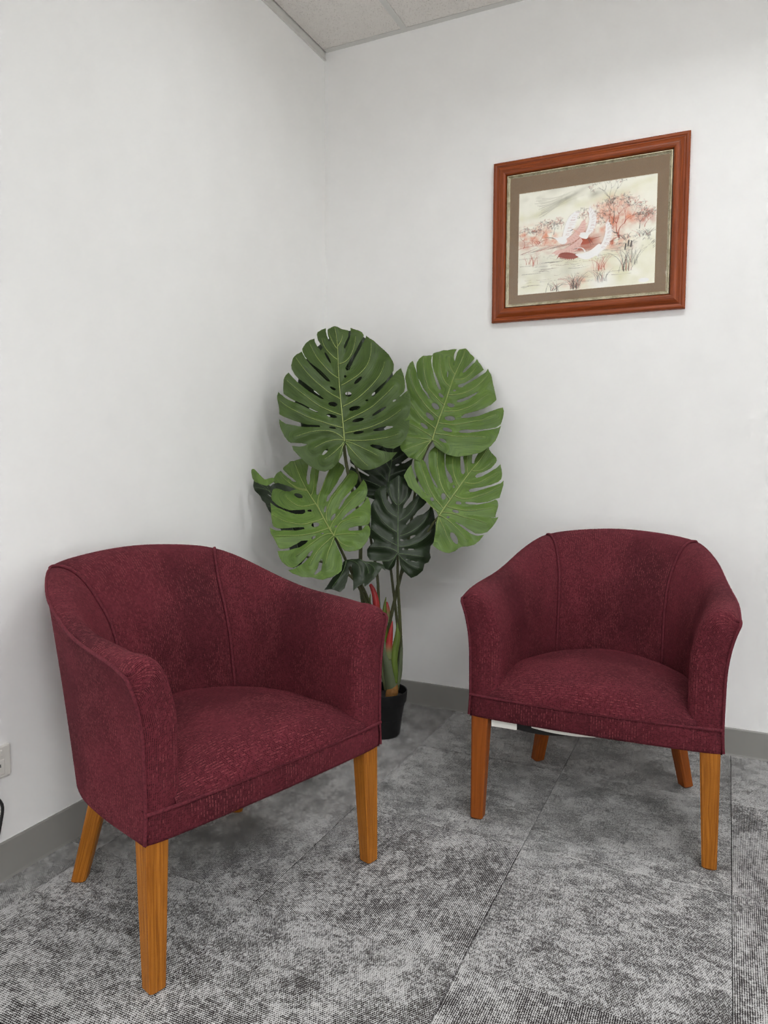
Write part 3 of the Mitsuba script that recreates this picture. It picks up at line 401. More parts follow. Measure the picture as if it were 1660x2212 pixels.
'L6': {"o":[0.4124,-0.2701,0.882],"ex":[0.9023,0.416,-0.1133],"ey":[0.0686,0.121,0.9903],"out":[[34,-90],[297,269],[555,675],[744,1073],[792,1266],[826,1470],[642,1338],[535,1255],[421,1223],[405,1256],[479,1328],[638,1471],[825,1587],[847,1695],[721,1868],[555,2084],[291,2335],[-8,2487],[-362,2305],[-649,1943],[-1023,1524],[-1268,1214],[-1518,1138],[-1481,1025],[-1180,860],[-723,644],[-762,597],[-1169,768],[-1443,900],[-1492,718],[-1408,399],[-1133,56],[-707,-176],[-346,-252],[-76,-150]],"holes":[[[343,1184],[339,1164],[315,1140],[278,1120],[237,1109],[204,1110],[187,1122],[191,1142],[215,1166],[252,1185],[293,1197],[326,1196]]],"rib":[[0,0],[5,564],[37,1295],[25,1998],[0,2418]],"veins":[[[-57,486],[-321,737],[-646,911]],[[-33,184],[-535,360],[-1138,501]],[[12,706],[276,854],[587,1007]],[[19,1246],[255,1438],[514,1633]],[[5,963],[-135,1158],[-244,1286]],[[-17,45],[-324,-38],[-713,-130]],[[37,1295],[-183,1575],[-479,1893]]]},
'L7': {"o":[0.2984,-0.3736,1.0718],"ex":[0.857,0.5131,-0.0483],"ey":[-0.0361,0.1531,0.9875],"out":[[69,-155],[487,-387],[957,-300],[1297,-60],[1507,303],[1367,647],[1646,886],[1695,1307],[1494,1585],[1667,1949],[1673,2434],[1541,3009],[1237,3444],[840,3808],[447,4073],[-5,4237],[-446,4142],[-877,3853],[-1242,3538],[-1539,3133],[-1770,2669],[-1844,2217],[-1854,1739],[-1932,1385],[-1761,1014],[-1645,482],[-1345,24],[-897,-268],[-457,-340],[-57,-161],[1,-32]],"holes":[[[228,1993],[222,1939],[171,1879],[88,1829],[-4,1802],[-82,1807],[-123,1841],[-117,1895],[-66,1955],[16,2005],[109,2032],[186,2027]],[[-620,969],[-634,948],[-664,936],[-704,935],[-742,945],[-768,965],[-775,988],[-762,1009],[-732,1022],[-692,1023],[-654,1012],[-628,993]],[[-881,1685],[-916,1682],[-994,1706],[-1093,1751],[-1188,1806],[-1252,1855],[-1270,1885],[-1235,1889],[-1157,1865],[-1058,1820],[-963,1765],[-899,1716]],[[-1061,1109],[-1090,1104],[-1158,1117],[-1247,1144],[-1334,1178],[-1395,1210],[-1414,1232],[-1386,1237],[-1318,1225],[-1228,1198],[-1141,1163],[-1080,1131]],[[981,1938],[986,1913],[971,1877],[940,1839],[901,1811],[864,1798],[840,1806],[834,1831],[849,1867],[880,1905],[920,1933],[957,1946]]],"rib":[[0,0],[-21,1368],[-20,2974],[0,4108]],"veins":[[[0,413],[605,669],[1351,1127]],[[-12,1113],[730,1572],[1433,2420]],[[-12,1945],[632,2531],[1046,3431]],[[-28,2780],[319,3254],[456,3847]],[[0,413],[-649,537],[-1502,775]],[[-12,1113],[-844,1480],[-1737,1905]],[[-12,1945],[-719,2287],[-1440,3011]],[[-28,2780],[-468,3106],[-869,3660]]]},
'L8': {"o":[0.398,-0.5625,0.667],"ex":[-0.9458,-0.1541,0.2858],"ey":[-0.0859,-0.73,-0.678],"out":[[84,50],[29,322],[72,508],[175,690],[195,946],[240,1203],[-66,1146],[-288,1073],[-349,905],[-311,621],[-252,315],[-179,192],[-203,27],[-371,264],[-549,629],[-658,868],[-728,663],[-867,454],[-938,587],[-1029,399],[-1135,216],[-1173,-21],[-1191,-280],[-1325,-267],[-1270,-370],[-1179,-444],[-1039,-441],[-784,-375],[-513,-289],[-346,-289],[-231,-226],[-73,-102],[28,-59]],"holes":[],"rib":[[0,0],[-48,206],[-63,644],[0,1107]],"veins":[[[-84,-78],[-433,-42],[-631,265]],[[-402,-270],[-692,-152],[-867,109]],[[-549,-262],[-942,-174],[-1036,176]],[[-669,-313],[-879,-373],[-1041,-301]]]},
'L9': {"o":[0.2,-0.5436,0.6833],"ex":[0.8263,0.2003,0.5265],"ey":[-0.514,-0.1141,0.8502],"out":[[-128,3080],[-213,2925],[-258,2709],[-225,2472],[-246,2315],[-151,2136],[-168,2026],[-189,1869],[-192,1701],[-178,1476],[-190,1169],[-217,799],[-221,464],[-326,92],[-605,-229],[-497,-344],[-202,-364],[158,-235],[593,135],[921,540],[1138,1009],[1215,1536],[1091,1946],[827,2297],[611,2524],[421,2591],[320,2555],[269,2719],[139,2761],[22,2904]],"holes":[[[71,2386],[153,2289],[154,2208],[101,2288]]],"rib":[[0,0],[289,1032],[287,2092],[0,2869]],"veins":[[[232,2415],[51,2621],[-172,2803]],[[320,1735],[243,2022],[215,2715]],[[302,1625],[111,1811],[-146,2061]],[[274,968],[146,1212],[-89,1495]],[[144,516],[533,648],[882,802]]]},
'L9fold': {"o":[0.0616,-0.6162,0.9738],"ex":[-0.7199,-0.3302,-0.6105],"ey":[0.694,-0.3577,-0.6249],"out":[[22,-91],[-59,-14],[-102,223],[-159,559],[-259,591],[-403,664],[-450,724],[-450,879],[-264,843],[-88,786],[26,649],[175,370],[177,181],[104,28]],"holes":[],"rib":[[0,0],[-11,358],[0,596]],"veins":[]},
}
STEMS = {"L1stem":[[0.349,-0.488,1.078],[0.343,-0.453,0.985],[0.349,-0.423,0.902],[0.359,-0.395,0.818],[0.359,-0.38,0.665],[0.359,-0.367,0.509],[0.392,-0.349,0.353],[0.446,-0.341,0.166]],
 "L2stem":[[0.6,-0.291,1.082],[0.549,-0.291,0.967],[0.523,-0.292,0.799],[0.481,-0.31,0.561],[0.449,-0.316,0.421],[0.453,-0.337,0.166]],
 "L3stem":[[0.375,-0.604,0.761],[0.37,-0.521,0.675],[0.383,-0.454,0.576],[0.391,-0.395,0.5],[0.418,-0.335,0.37],[0.45,-0.339,0.166]],
 "L4stem":[[0.67,-0.404,0.82],[0.619,-0.368,0.765],[0.567,-0.351,0.69],[0.509,-0.342,0.609],[0.471,-0.33,0.495],[0.443,-0.325,0.353],[0.456,-0.336,0.166]],
 "L5stem":[[0.529,-0.427,0.689],[0.507,-0.378,0.59],[0.498,-0.343,0.466],[0.491,-0.314,0.321],[0.481,-0.324,0.166]],
 "L6stem":[[0.421,-0.288,0.881],[0.429,-0.297,0.744],[0.447,-0.302,0.591],[0.467,-0.305,0.455],[0.483,-0.312,0.285],[0.473,-0.328,0.166]],
 "L7stem":[[0.303,-0.371,1.07],[0.329,-0.356,0.983],[0.352,-0.344,0.898],[0.382,-0.339,0.712],[0.403,-0.333,0.593],[0.413,-0.334,0.456],[0.432,-0.333,0.319],[0.45,-0.339,0.166]],
 "L8stem":[[0.393,-0.554,0.665],[0.386,-0.484,0.622],[0.395,-0.429,0.557],[0.402,-0.381,0.481],[0.424,-0.336,0.336],[0.453,-0.337,0.166]],
 "L9stem":[[0.19,-0.526,0.681],[0.256,-0.467,0.644],[0.315,-0.419,0.608],[0.353,-0.384,0.554],[0.382,-0.358,0.475],[0.42,-0.339,0.319],[0.447,-0.34,0.166]],
 "sheath":[[0.472,-0.345,0.164],[0.462,-0.343,0.238],[0.448,-0.344,0.306],[0.436,-0.345,0.36]],
 "sheath2":[[0.481,-0.333,0.186],[0.491,-0.322,0.254],[0.494,-0.317,0.305],[0.494,-0.313,0.347]],
 "young":[[0.486,-0.347,0.199],[0.48,-0.344,0.258],[0.478,-0.342,0.292],[0.483,-0.335,0.343],[0.482,-0.329,0.419]],
 "young2":[[0.441,-0.34,0.322],[0.435,-0.337,0.39],[0.433,-0.332,0.457],[0.436,-0.326,0.508]],
 "bud":[[0.464,-0.349,0.284],[0.459,-0.347,0.334],[0.462,-0.342,0.376],[0.467,-0.335,0.425]],
 "bud2":[[0.422,-0.352,0.417],[0.409,-0.352,0.485],[0.4,-0.352,0.527],[0.386,-0.356,0.557]],
 "bud3":[[0.446,-0.324,0.414],[0.442,-0.322,0.456],[0.437,-0.321,0.49]],
 "young3":[[0.411,-0.361,0.427],[0.39,-0.366,0.484],[0.39,-0.364,0.511],[0.391,-0.362,0.523]],
 "husk":[[0.47,-0.353,0.145],[0.475,-0.348,0.172],[0.487,-0.341,0.2]]}

# ------------------------------------------------------------------ potted monstera
def leaf_mesh(L, bend, cup, seed, thick=0.0009):
    out = np.array(L['out'], float) / 1e4
    poly = Polygon(out, [np.array(h) / 1e4 for h in L['holes']]).buffer(0)
    if poly.geom_type != 'Polygon': poly = max(poly.geoms, key=lambda g: g.area)
    poly = poly.simplify(0.0004)
    segs = poly.segmentize(0.0045)
    edge = np.vstack([np.array(r.coords)[:-1] for r in [segs.exterior, *segs.interiors]])
    x0, y0, x1, y1 = poly.bounds; st = 0.0075
    gx_, gy_ = np.meshgrid(np.arange(x0, x1, st), np.arange(y0, y1, st)); gx_ = gx_ + (np.arange(len(gx_)) % 2)[:, None] * st / 2
    g = np.stack([gx_.ravel(), gy_.ravel()], 1)
    g = g[shapely.contains_xy(poly.buffer(-0.003), g[:, 0], g[:, 1])]
    ribs = [curve(np.array(L['rib']) / 1e4, 60)] + [quad(np.array(v) / 1e4, 40) for v in L['veins']]
    pts = np.vstack([edge, g]); tri = Delaunay(pts).simplices
    c = pts[tri].mean(1); tri = tri[shapely.contains_xy(poly, c[:, 0], c[:, 1])]
    a, b, d = pts[tri[:, 0]], pts[tri[:, 1]], pts[tri[:, 2]]
    area = (b[:, 0] - a[:, 0]) * (d[:, 1] - a[:, 1]) - (b[:, 1] - a[:, 1]) * (d[:, 0] - a[:, 0])
    tri[area < 0] = tri[area < 0][:, ::-1]; tri = tri[np.abs(area) > 1e-10]
    size = max(y1, 0.1)
    allr = np.vstack(ribs); lens = np.concatenate([np.r_[0, np.cumsum(np.linalg.norm(np.diff(r, axis=0), axis=1))] for r in ribs]); which = np.concatenate([[k] * len(r) for k, r in enumerate(ribs)])
    tree = cKDTree(allr)
    def height(p):
        dist, i = tree.query(p)
        from_rib = np.abs(p[:, 0] - np.interp(p[:, 1], ribs[0][:, 1], ribs[0][:, 0]) if ribs[0][-1, 1] > ribs[0][0, 1] else p[:, 0])
        q = np.c_[p, np.full(len(p), seed)]
        from meshkit import fbm as mf
        w = (mf(q * [14, 14, 1], 2, seed) - 0.5) * 0.020 + (mf(q * [45, 45, 1], 2, seed + 3) - 0.5) * 0.004
        return -bend * (p[:, 1] / size) ** 2 + cup * (from_rib / size) ** 2 - 0.011 * np.clip(dist / 0.024, 0, 1) ** 1.3 + w
    h = height(pts); dist, i = tree.query(pts)
    ex, ey, o = np.array(L['ex']), np.array(L['ey']), np.array(L['o']); n = np.cross(ex, ey)
    to3 = lambda p, hh: o + p[:, :1] * ex + p[:, 1:2] * ey + np.asarray(hh)[:, None] * n
    N = len(pts); V = np.vstack([to3(pts, h), to3(pts, h - thick)])
    e = np.sort(np.vstack([tri[:, [0, 1]], tri[:, [1, 2]], tri[:, [2, 0]]]), axis=1)
    de = np.vstack([tri[:, [0, 1]], tri[:, [1, 2]], tri[:, [2, 0]]])
    _, inv, cnt = np.unique(e, axis=0, return_inverse=True, return_counts=True); bd = de[cnt[inv.ravel()] == 1]
    Fc = np.vstack([tri, tri[:, ::-1] + N, np.stack([bd[:, 1], bd[:, 0], bd[:, 0] + N], 1), np.stack([bd[:, 1], bd[:, 0] + N, bd[:, 1] + N], 1)])
    lum = 1 + 0.55 * np.exp(-(dist / 0.0032) ** 2)
    side = np.where(which[i] % 2, 1, -1)
    uv = np.c_[dist, h]
    return V, Fc, np.vstack([uv, uv]), ribs, height, to3
def quad(c, n):
    t = np.linspace(0, 1, n)[:, None]; return (1 - t) ** 2 * c[0] + 2 * t * (1 - t) * (2 * c[1] - (c[0] + c[2]) / 2) + t ** 2 * c[2]
def leaf_col(a, b):
    def f(p, n, uv):
        s = noise(uv.x * 520, p.x * 30 + p.z * 12, p.z * 30)
        return mix(a, b, dr.clip(0.25 + 0.55 * s + 0.5 * (fbm(p.x * 14, p.z * 14, p.y * 14, 2) - 0.5), 0, 1))
    return f
def leaf_h(p, n, uv): return noise(uv.x * 520, p.x * 30 + p.z * 12, p.z * 30)
def leaf_bsdf(name, a, b, rough, spec=0.5): return bsdf(name, bump(proc(leaf_h, 6e-4), 0.0004, princ(proc(leaf_col(a, b)), rough, specular=spec)))
MID = leaf_bsdf('leaf_olive', rgb(38, 56, 18), rgb(68, 90, 34), 0.5, 0.35)
BRIGHT = leaf_bsdf('leaf_fresh', rgb(50, 76, 24), rgb(94, 120, 48), 0.5, 0.4)
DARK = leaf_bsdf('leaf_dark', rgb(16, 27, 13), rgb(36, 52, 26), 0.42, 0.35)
VEINL = bsdf('leaf_vein_light', princ(rgb(128, 142, 78), 0.45))
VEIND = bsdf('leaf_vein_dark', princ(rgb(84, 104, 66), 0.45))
STEM = bsdf('stem_green', princ(proc(lambda p, n, uv: mix(rgb(58, 62, 36), rgb(88, 92, 56), fbm(p.x * 60, p.z * 12, p.y * 60, 2))), 0.5))
SHEATH = bsdf('sheath_grey_green', princ(proc(lambda p, n, uv: mix(rgb(74, 84, 58), rgb(98, 106, 78), fbm(p.x * 30, p.z * 20, p.y * 30, 3))), 0.55))
YOUNG = bsdf('young_leaf', princ(proc(lambda p, n, uv: mix(rgb(66, 92, 26), rgb(118, 134, 50), fbm(p.x * 40, p.z * 18, p.y * 40, 3))), 0.45))
BUD = bsdf('red_bud', princ(proc(lambda p, n, uv: mix(rgb(120, 130, 84), mix(rgb(150, 30, 36), rgb(190, 52, 52), noise(p.x * 200, p.z * 40)), smoothstep(0.0, 0.05, uv.x - 0.02))), 0.45))
HUSK = bsdf('brown_husk', princ(proc(lambda p, n, uv: mix(rgb(96, 62, 24), rgb(150, 104, 46), fbm(p.x * 60, p.z * 60, p.y * 60, 3))), 0.75))

plant = thing('potted_plant', 'artificial monstera with large split leaves in a black pot in the corner between the armchairs', 'potted plant')
PX, PY = 0.436, -0.345
def lathe(prof, n=56):
    g = np.linspace(0, 2 * np.pi, n + 1); prof = np.array(prof)
    P = np.stack([PX + prof[:, 0][:, None] * np.cos(g), PY + prof[:, 0][:, None] * np.sin(g), np.broadcast_to(prof[:, 1][:, None], (len(prof), n + 1))], -1)
    return grid(P)
v, f, uv = lathe([(0, .0), (.058, .0), (.061, .003), (.076, .124), (.0765, .1245), (.083, .126), (.0845, .128), (.0885, .165), (.088, .168), (.0862, .1685), (.084, .166), (.079, .120), (.0785, .118), (0.06, .02), (0, .02)])
add('pot', ply(tm(v, f[:, ::-1]), POTM, smooth=35), plant)
v, f, uv = lathe([(.0775, .138), (.06, .141), (.03, .143), (0, .144)])
v[:, 2] += (mikit.meshkit.noise(v * 160) - .5) * .006
add('soil', ply(tm(v, f[:, ::-1]), SOIL, smooth=True), plant)
looks = {'L1': (MID, VEINL, .020, .10, 'large olive green leaf at the top'), 'L2': (BRIGHT, VEINL, .03, .05, 'top right leaf with oval holes'), 'L3': (BRIGHT, VEINL, .04, .08, 'bright green leaf at the lower left'), 'L4': (BRIGHT, VEINL, .03, .08, 'bright green leaf at the lower right'),
         'L5': (DARK, VEIND, .02, -.05, 'dark glossy leaf in the middle'), 'L6': (DARK, VEIND, .01, .0, 'dark leaf in the shade behind the others'), 'L7': (DARK, VEIND, .02, .0, 'dark leaf behind the topmost one'), 'L8': (DARK, VEIND, .0, .0, 'dark drooping leaf above the red buds'), 'L9': (DARK, VEIND, .0, .0, 'dark leaf nearest the left wall')}
for q, (k, (m, vm, bend, cup, text)) in enumerate(looks.items()):
    V, Fc, uv, ribs, height, to3 = leaf_mesh(LEAVES[k], bend, cup, q)
    lf = add('leaf', ply(tm(V, Fc), m, smooth=True, uv=uv), plant, label=text)
    side = -1 if vm is VEIND else 1
    for j, r in enumerate(ribs):
        hh = height(r) + (.0003 if j else .0008); w = np.linspace(.0030 if j == 0 else .0017, .0008 if j == 0 else .0005, len(r)) * (1 if vm is VEINL else .62)
        vv, ff, uu = tube(to3(r, hh), w, 6)
        add('midrib' if j == 0 else 'vein', ply(tm(vv, ff), vm, smooth=True), lf)
    if k == 'L9':
        V, Fc, uv, _, _, _ = leaf_mesh(LEAVES['L9fold'], 0, 0, 20)
        add('curled_edge', ply(tm(V, Fc), BRIGHT, smooth=True, uv=uv), lf, label='pale underside of the curled leaf edge')
def stem(pts, r0, r1, name='stem', m=STEM):
    c = curve(pts, 36); v, f, uv = tube(c, np.linspace(r0, r1, 36), 10); return add(name, ply(tm(v, f), m, smooth=True), plant)
O = {k: np.array(L['o']) for k, L in LEAVES.items()}
for k, r0, r1 in [('L1stem', .0055, .0085), ('L2stem', .0045, .0075), ('L3stem', .0045, .007), ('L4stem', .004, .0065), ('L5stem', .0045, .0075), ('L6stem', .004, .006), ('L7stem', .004, .006), ('L8stem', .004, .005), ('L9stem', .004, .006)]:
    stem(STEMS[k], r0, r1)
def spindle(name, key, radii, m, flat=1.0, label=None):
    c = curve(STEMS[key], 30); r = PchipInterpolator(np.linspace(0, 1, len(radii)), radii)(np.linspace(0, 1, 30))
    v, f, uv = tube(c, r, 18); ang = uv[:, 1] / 0.03 * 2 * np.pi
    v = v + (np.sin(ang * 3 + uv[:, 0] * 30) * .06 * np.interp(uv[:, 0], np.linspace(0, uv[:, 0].max(), 30), r))[:, None] * np.array([.9, .43, 0])
    add(name, ply(tm(v, f), m, smooth=True, uv=uv), plant, **({'label': label} if label else {}))
spindle('sheath', 'sheath', [.020, .0225, .020, .015, .002], SHEATH, label='grey green sheath around the stems')
spindle('sheath', 'sheath2', [.012, .012, .009, .007, .003], SHEATH)
spindle('young_leaf', 'young', [.006, .011, .0125, .013, .010, .001], YOUNG, label='curled young green leaf')
spindle('young_leaf', 'young2', [.010, .012, .009, .001], YOUNG)
spindle('young_leaf', 'young3', [.008, .006, .004, .001], YOUNG)
spindle('bud', 'bud', [.009, .0125, .0115, .008, .001], BUD, label='red bud with a green foot')
spindle('bud', 'bud2', [.010, .0120, .0125, .0105, .0055], BUD, label='curved red bud between two stems')
spindle('bud', 'bud3', [.007, .0085, .003], BUD)
spindle('husk', 'husk', [.019, .021, .016, .004], HUSK, label='brown fibrous husk at the foot of the stems')

# ------------------------------------------------------------------ framed picture on the back wall
X0, X1, Z0, Z1 = .729, 1.404, 1.5255, 2.105
pic = thing('framed_picture', 'wooden framed drawing of white cranes over a marsh, hung on the right-hand wall', 'picture')
MW = .050
PROF = [(0, .001), (0, .016), (.003, .019), (.008, .0205), (.0125, .019), (.0135, .0165), (.018, .0175), (.026, .024), (.034, .0275), (.042, .0275), (.047, .025), (MW, .021), (MW, .004)]
SLIP = [(0, .004), (0, .0175), (.0015, .019), (.004, .019), (.0055, .0165), (.0085, .014), (.011, .0125), (.011, .004)]
def frame_side(prof, x0, x1, z0, z1, side):
    P = []
    for e in (0, 1):
        row = []
        for i, d in prof:
            if side == 0: p = (x0 + i if not e else x1 - i, z0 + i)
            if side == 1: p = (x1 - i, z0 + i if not e else z1 - i)
            if side == 2: p = (x1 - i if not e else x0 + i, z1 - i)
            if side == 3: p = (x0 + i, z1 - i if not e else z0 + i)
            row.append((p[0], -d, p[1]))
        P.append(row)
    P = np.array(P); L = np.linalg.norm(P[1] - P[0], axis=1).max()
    s = np.r_[0, np.cumsum(np.linalg.norm(np.diff(np.array(prof), axis=0), axis=1))]
    k = rng.uniform(0, 9)
    return grid(P, np.stack([np.broadcast_to(s + k, (2, len(prof))), np.broadcast_to(np.array([[0], [L]]) + k, (2, len(prof)))], -1))
GOLD = bsdf('champagne_slip', {'type': 'principled', 'base_color': proc(lambda p, n, uv: mix(rgb(160, 152, 122), rgb(214, 208, 180), smoothstep(.3, .65, noise(uv.x * 900, uv.y * 500) * .6 + .4 * noise(uv.x * 80, uv.y * 60)))), 'roughness': .42, 'metallic': .55})
MAT = bsdf('taupe_mat', princ(proc(lambda p, n, uv: mix(rgb(126, 104, 80), rgb(134, 112, 88), noise(p.x * 700, p.z * 700))), .85))
COREM = bsdf('mat_core', princ(rgb(228, 224, 208), .8))
for s in range(4): add('frame_rail', ply(tm(*frame_side(PROF, X0, X1, Z0, Z1, s)[:2]), MAHOG, smooth=38) if False else ply(tm(*frame_side(PROF, X0, X1, Z0, Z1, s)[:2]), MAHOG, smooth=True, uv=frame_side(PROF, X0, X1, Z0, Z1, s)[2]), pic)
g = MW + .0022
for s in range(4):
    p_ = frame_side(SLIP, X0 + g, X1 - g, Z0 + g, Z1 - g, s); add('slip', ply(tm(*p_[:2]), GOLD, smooth=False, uv=p_[2]), pic, label='champagne metal inner slip')
add('gap', ply(box([X0 + MW - .001, -.010, Z0 + MW - .001], [X1 - MW + .001, -.0025, Z1 - MW + .001]), RUBBER), pic, label='dark gap between frame and slip')
IX0, IX1, IZ0, IZ1 = X0 + g + .0085, X1 - g - .0085, Z0 + g + .0085, Z1 - g - .0085
AX0, AX1, AZ0, AZ1 = .8265, 1.3045, 1.620, 1.984
def mat_frame(a, b, c, d, A, B, C, D, y0, y1):
    o = np.array([(a, y0, c), (b, y0, c), (b, y0, d), (a, y0, d)]); i = np.array([(A, y1, C), (B, y1, C), (B, y1, D), (A, y1, D)])
    v = np.vstack([o, i]); f = [[k, (k + 1) % 4, 4 + (k + 1) % 4] for k in range(4)] + [[k, 4 + (k + 1) % 4, 4 + k] for k in range(4)]
    return tm(v, np.array(f))
add('mat', ply(mat_frame(IX0, IX1, IZ0, IZ1, AX0, AX1, AZ0, AZ1, -.0122, -.0122), MAT), pic, label='taupe mat board')
b_ = .0012
add('mat_bevel', ply(mat_frame(AX0, AX1, AZ0, AZ1, AX0 + b_, AX1 - b_, AZ0 + b_, AZ1 - b_, -.0122, -.0110), COREM), pic)
add('glass', {**ply(tm(np.array([(IX0 - .004, -.0140, IZ0 - .004), (IX1 + .004, -.0140, IZ0 - .004), (IX1 + .004, -.0140, IZ1 + .004), (IX0 - .004, -.0140, IZ1 + .004)]), np.array([[0, 1, 2], [0, 2, 3]])), bsdf('picture_glass', {'type': 'thindielectric', 'int_ior': 1.5}))}, pic)
# the drawing: an ink and wash print, coloured vertex by vertex on its own sheet (u to the right, v up, in metres)
AW, AH = AX1 - AX0, AZ1 - AZ0
nx, ny = 480, 366
gu, gv = np.meshgrid(np.linspace(0, AW, nx), np.linspace(0, AH, ny)); art = np.zeros((ny, nx, 3))
lin = lambda *c: np.array(rgb(*c))
from meshkit import fbm as nf
Q = np.stack([gu, gv, 0 * gu], -1)
art[:] = lin(250, 249, 236)
def wash(cx, cy, rx, ry, col, a, rot=0, freq=40, seed=0):
    c, s = math.cos(math.radians(rot)), math.sin(math.radians(rot)); x, y = gu - cx * AW, gv - cy * AH
    X, Y = (c * x + s * y) / (rx * AW), (-s * x + c * y) / (ry * AH)
    m = np.exp(-(X * X + Y * Y) * 1.2) * a * np.clip(nf(Q * freq, 3, seed) * 2.2 - .55, 0, 1.2); m = np.clip(m, 0, 1)[..., None]
    art[:] = art * (1 - m) + np.array(col) * m
def stroke(pts, w, col, a=1.0, taper=True):
    p = np.asarray(pts, float) * [AW, AH]
    p = curve(p, max(8, 6 * len(p))) if len(p) > 2 else p
    x0, y0 = p.min(0) - w * 2; x1, y1 = p.max(0) + w * 2
    i0, i1 = np.searchsorted(gu[0], [x0, x1]); j0, j1 = np.searchsorted(gv[:, 0], [y0, y1])
    if i1 <= i0 or j1 <= j0: return
    sub = np.stack([gu[j0:j1, i0:i1], gv[j0:j1, i0:i1]], -1); best = np.full(sub.shape[:2], 9.0)
    for k in range(len(p) - 1):
        d = p[k + 1] - p[k]; L = d @ d + 1e-12; t = np.clip(((sub - p[k]) @ d) / L, 0, 1)
        q = np.linalg.norm(sub - p[k] - t[..., None] * d, axis=-1); ww = w * (1 - .75 * ((k + t) / (len(p) - 1)) if taper else 1); best = np.minimum(best, q / ww)
    m = (np.clip(1.5 - best, 0, 1) * a)[..., None]
    art[j0:j1, i0:i1] = art[j0:j1, i0:i1] * (1 - m) + np.array(col) * m
def blob(pts, col, a=1.0):
    poly = Polygon(curve(np.vstack([pts, pts[:1]]) * [AW, AH], 60)).buffer(0); m = shapely.contains_xy(poly, gu.ravel(), gv.ravel()).reshape(gu.shape)[..., None] * a
    art[:] = art * (1 - m) + np.array(col) * m
R2 = np.random.default_rng(11)
INK, RUST, RUSTL, GREY, OLIVE, WHITE = lin(52, 44, 40), lin(176, 80, 52), lin(226, 158, 128), lin(176, 174, 158), lin(222, 220, 182), lin(250, 250, 248)
for cx, cy, rx, ry, c, a, r in [(.12, .93, .2, .05, GREY, .8, 18), (.34, .88, .2, .03, GREY, .8, 22), (.5, .88, .16, .035, GREY, .9, 8), (.28, .83, .22, .03, OLIVE, .8, 16), (.6, .84, .3, .05, OLIVE, .6, 6), (.85, .92, .2, .04, OLIVE, .6, 10), (.1, .78, .15, .06, OLIVE, .5, 10),
        (.25, .22, .3, .12, GREY, .5, 0), (.75, .12, .35, .14, OLIVE, .7, 0), (.5, .3, .5, .07, OLIVE, .5, 0), (.9, .36, .2, .1, OLIVE, .6, 0), (.08, .1, .2, .1, OLIVE, .5, 0)]: wash(cx, cy, rx, ry, c, a, r, 22, int(cx * 90))
for cx, cy, rx, ry, c, a, r in [(.07, .56, .10, .10, RUSTL, 1.0, 0), (.2, .56, .11, .09, RUSTL, 1.0, 0), (.05, .5, .06, .06, RUST, .6, 0), (.33, .48, .2, .05, RUSTL, .9, 0), (.5, .52, .1, .07, RUST, .8, 0), (.66, .62, .12, .13, RUSTL, 1.1, 0), (.72, .6, .12, .11, RUST, .7, 20), (.82, .64, .12, .07, RUSTL, 1.0, 0), (.93, .6, .08, .06, RUST, .7, 0), (.72, .76, .14, .10, RUSTL, .7, 0),
        (.7, .42, .12, .06, RUSTL, 1.0, 0), (.4, .40, .25, .03, RUST, .7, 0), (.75, .36, .1, .04, RUST, .4, 0), (.6, .2, .08, .05, RUSTL, .5, 0), (.45, .08, .1, .06, RUSTL, .8, 0), (.12, .32, .05, .04, RUST, .5, 0)]: wash(cx, cy, rx, ry, c, a, r, 60, int(cy * 90) + 7)
for k in range(16): stroke([(.16 + .02 * R2.normal(), .74 + k * .012), (.3, .83 + k * .006), (.42 + .05 * R2.normal(), .9 + .004 * k)], .0016, GREY, .35)
def branch(p, ang, L, w, col, depth):
    p = np.array(p); e = p + L * np.array([math.cos(ang), math.sin(ang) * 1.25]); m = (p + e) / 2 + R2.normal(0, L * .12, 2)
    stroke([p, m, e], w, col, .9)
    if depth == 0:
        for _ in range(7):
            c = e + R2.normal(0, .018, 2); stroke([c, c + R2.normal(0, .008, 2), c + R2.normal(0, .011, 2)], .00045, INK if R2.random() < .6 else RUST, .75, False)
        return
    for s in (-1, 1): branch(e, ang + s * R2.uniform(.25, .6), L * R2.uniform(.6, .8), w * .62, col, depth - 1)
branch((.745, .46), 1.75, .11, .0028, RUST, 4); branch((.745, .47), 1.2, .10, .0022, RUST, 4); branch((.735, .5), 2.2, .08, .0018, INK, 3); branch((.70, .60), 1.6, .15, .0014, INK, 4); branch((.69, .72), 1.75, .10, .0010, INK, 3)
branch((.885, .52), 1.5, .05, .0014, INK, 3); branch((.92, .53), 1.1, .05, .0012, RUST, 3); branch((.04, .46), 1.6, .06, .0014, RUST, 3); branch((.11, .5), 1.3, .04, .001, RUST, 3); branch((.17, .52), 1.2, .05, .001, RUST, 3); branch((.27, .56), 1.4, .04, .001, INK, 3); branch((.49, .6), 1.5, .04, .001, INK, 3)
for k in range(90):                                                        # water and bank lines
    x, y = R2.uniform(0, .75), R2.choice([R2.uniform(.28, .40), R2.uniform(.06, .30)]); L = R2.uniform(.03, .16)
    stroke([(x, y), (x + L / 2, y + R2.normal(0, .004)), (x + L, y + R2.normal(0, .006))], R2.uniform(.0004, .0009), INK if R2.random() < .6 else lin(150, 130, 110), .6)
for k in range(40):
    x = R2.uniform(0, .5); stroke([(x, .40 + .1 * x), (x + .06, .42 + .1 * x), (x + .13, .45 + .08 * x)], .0006, RUST if k % 2 else INK, .6)
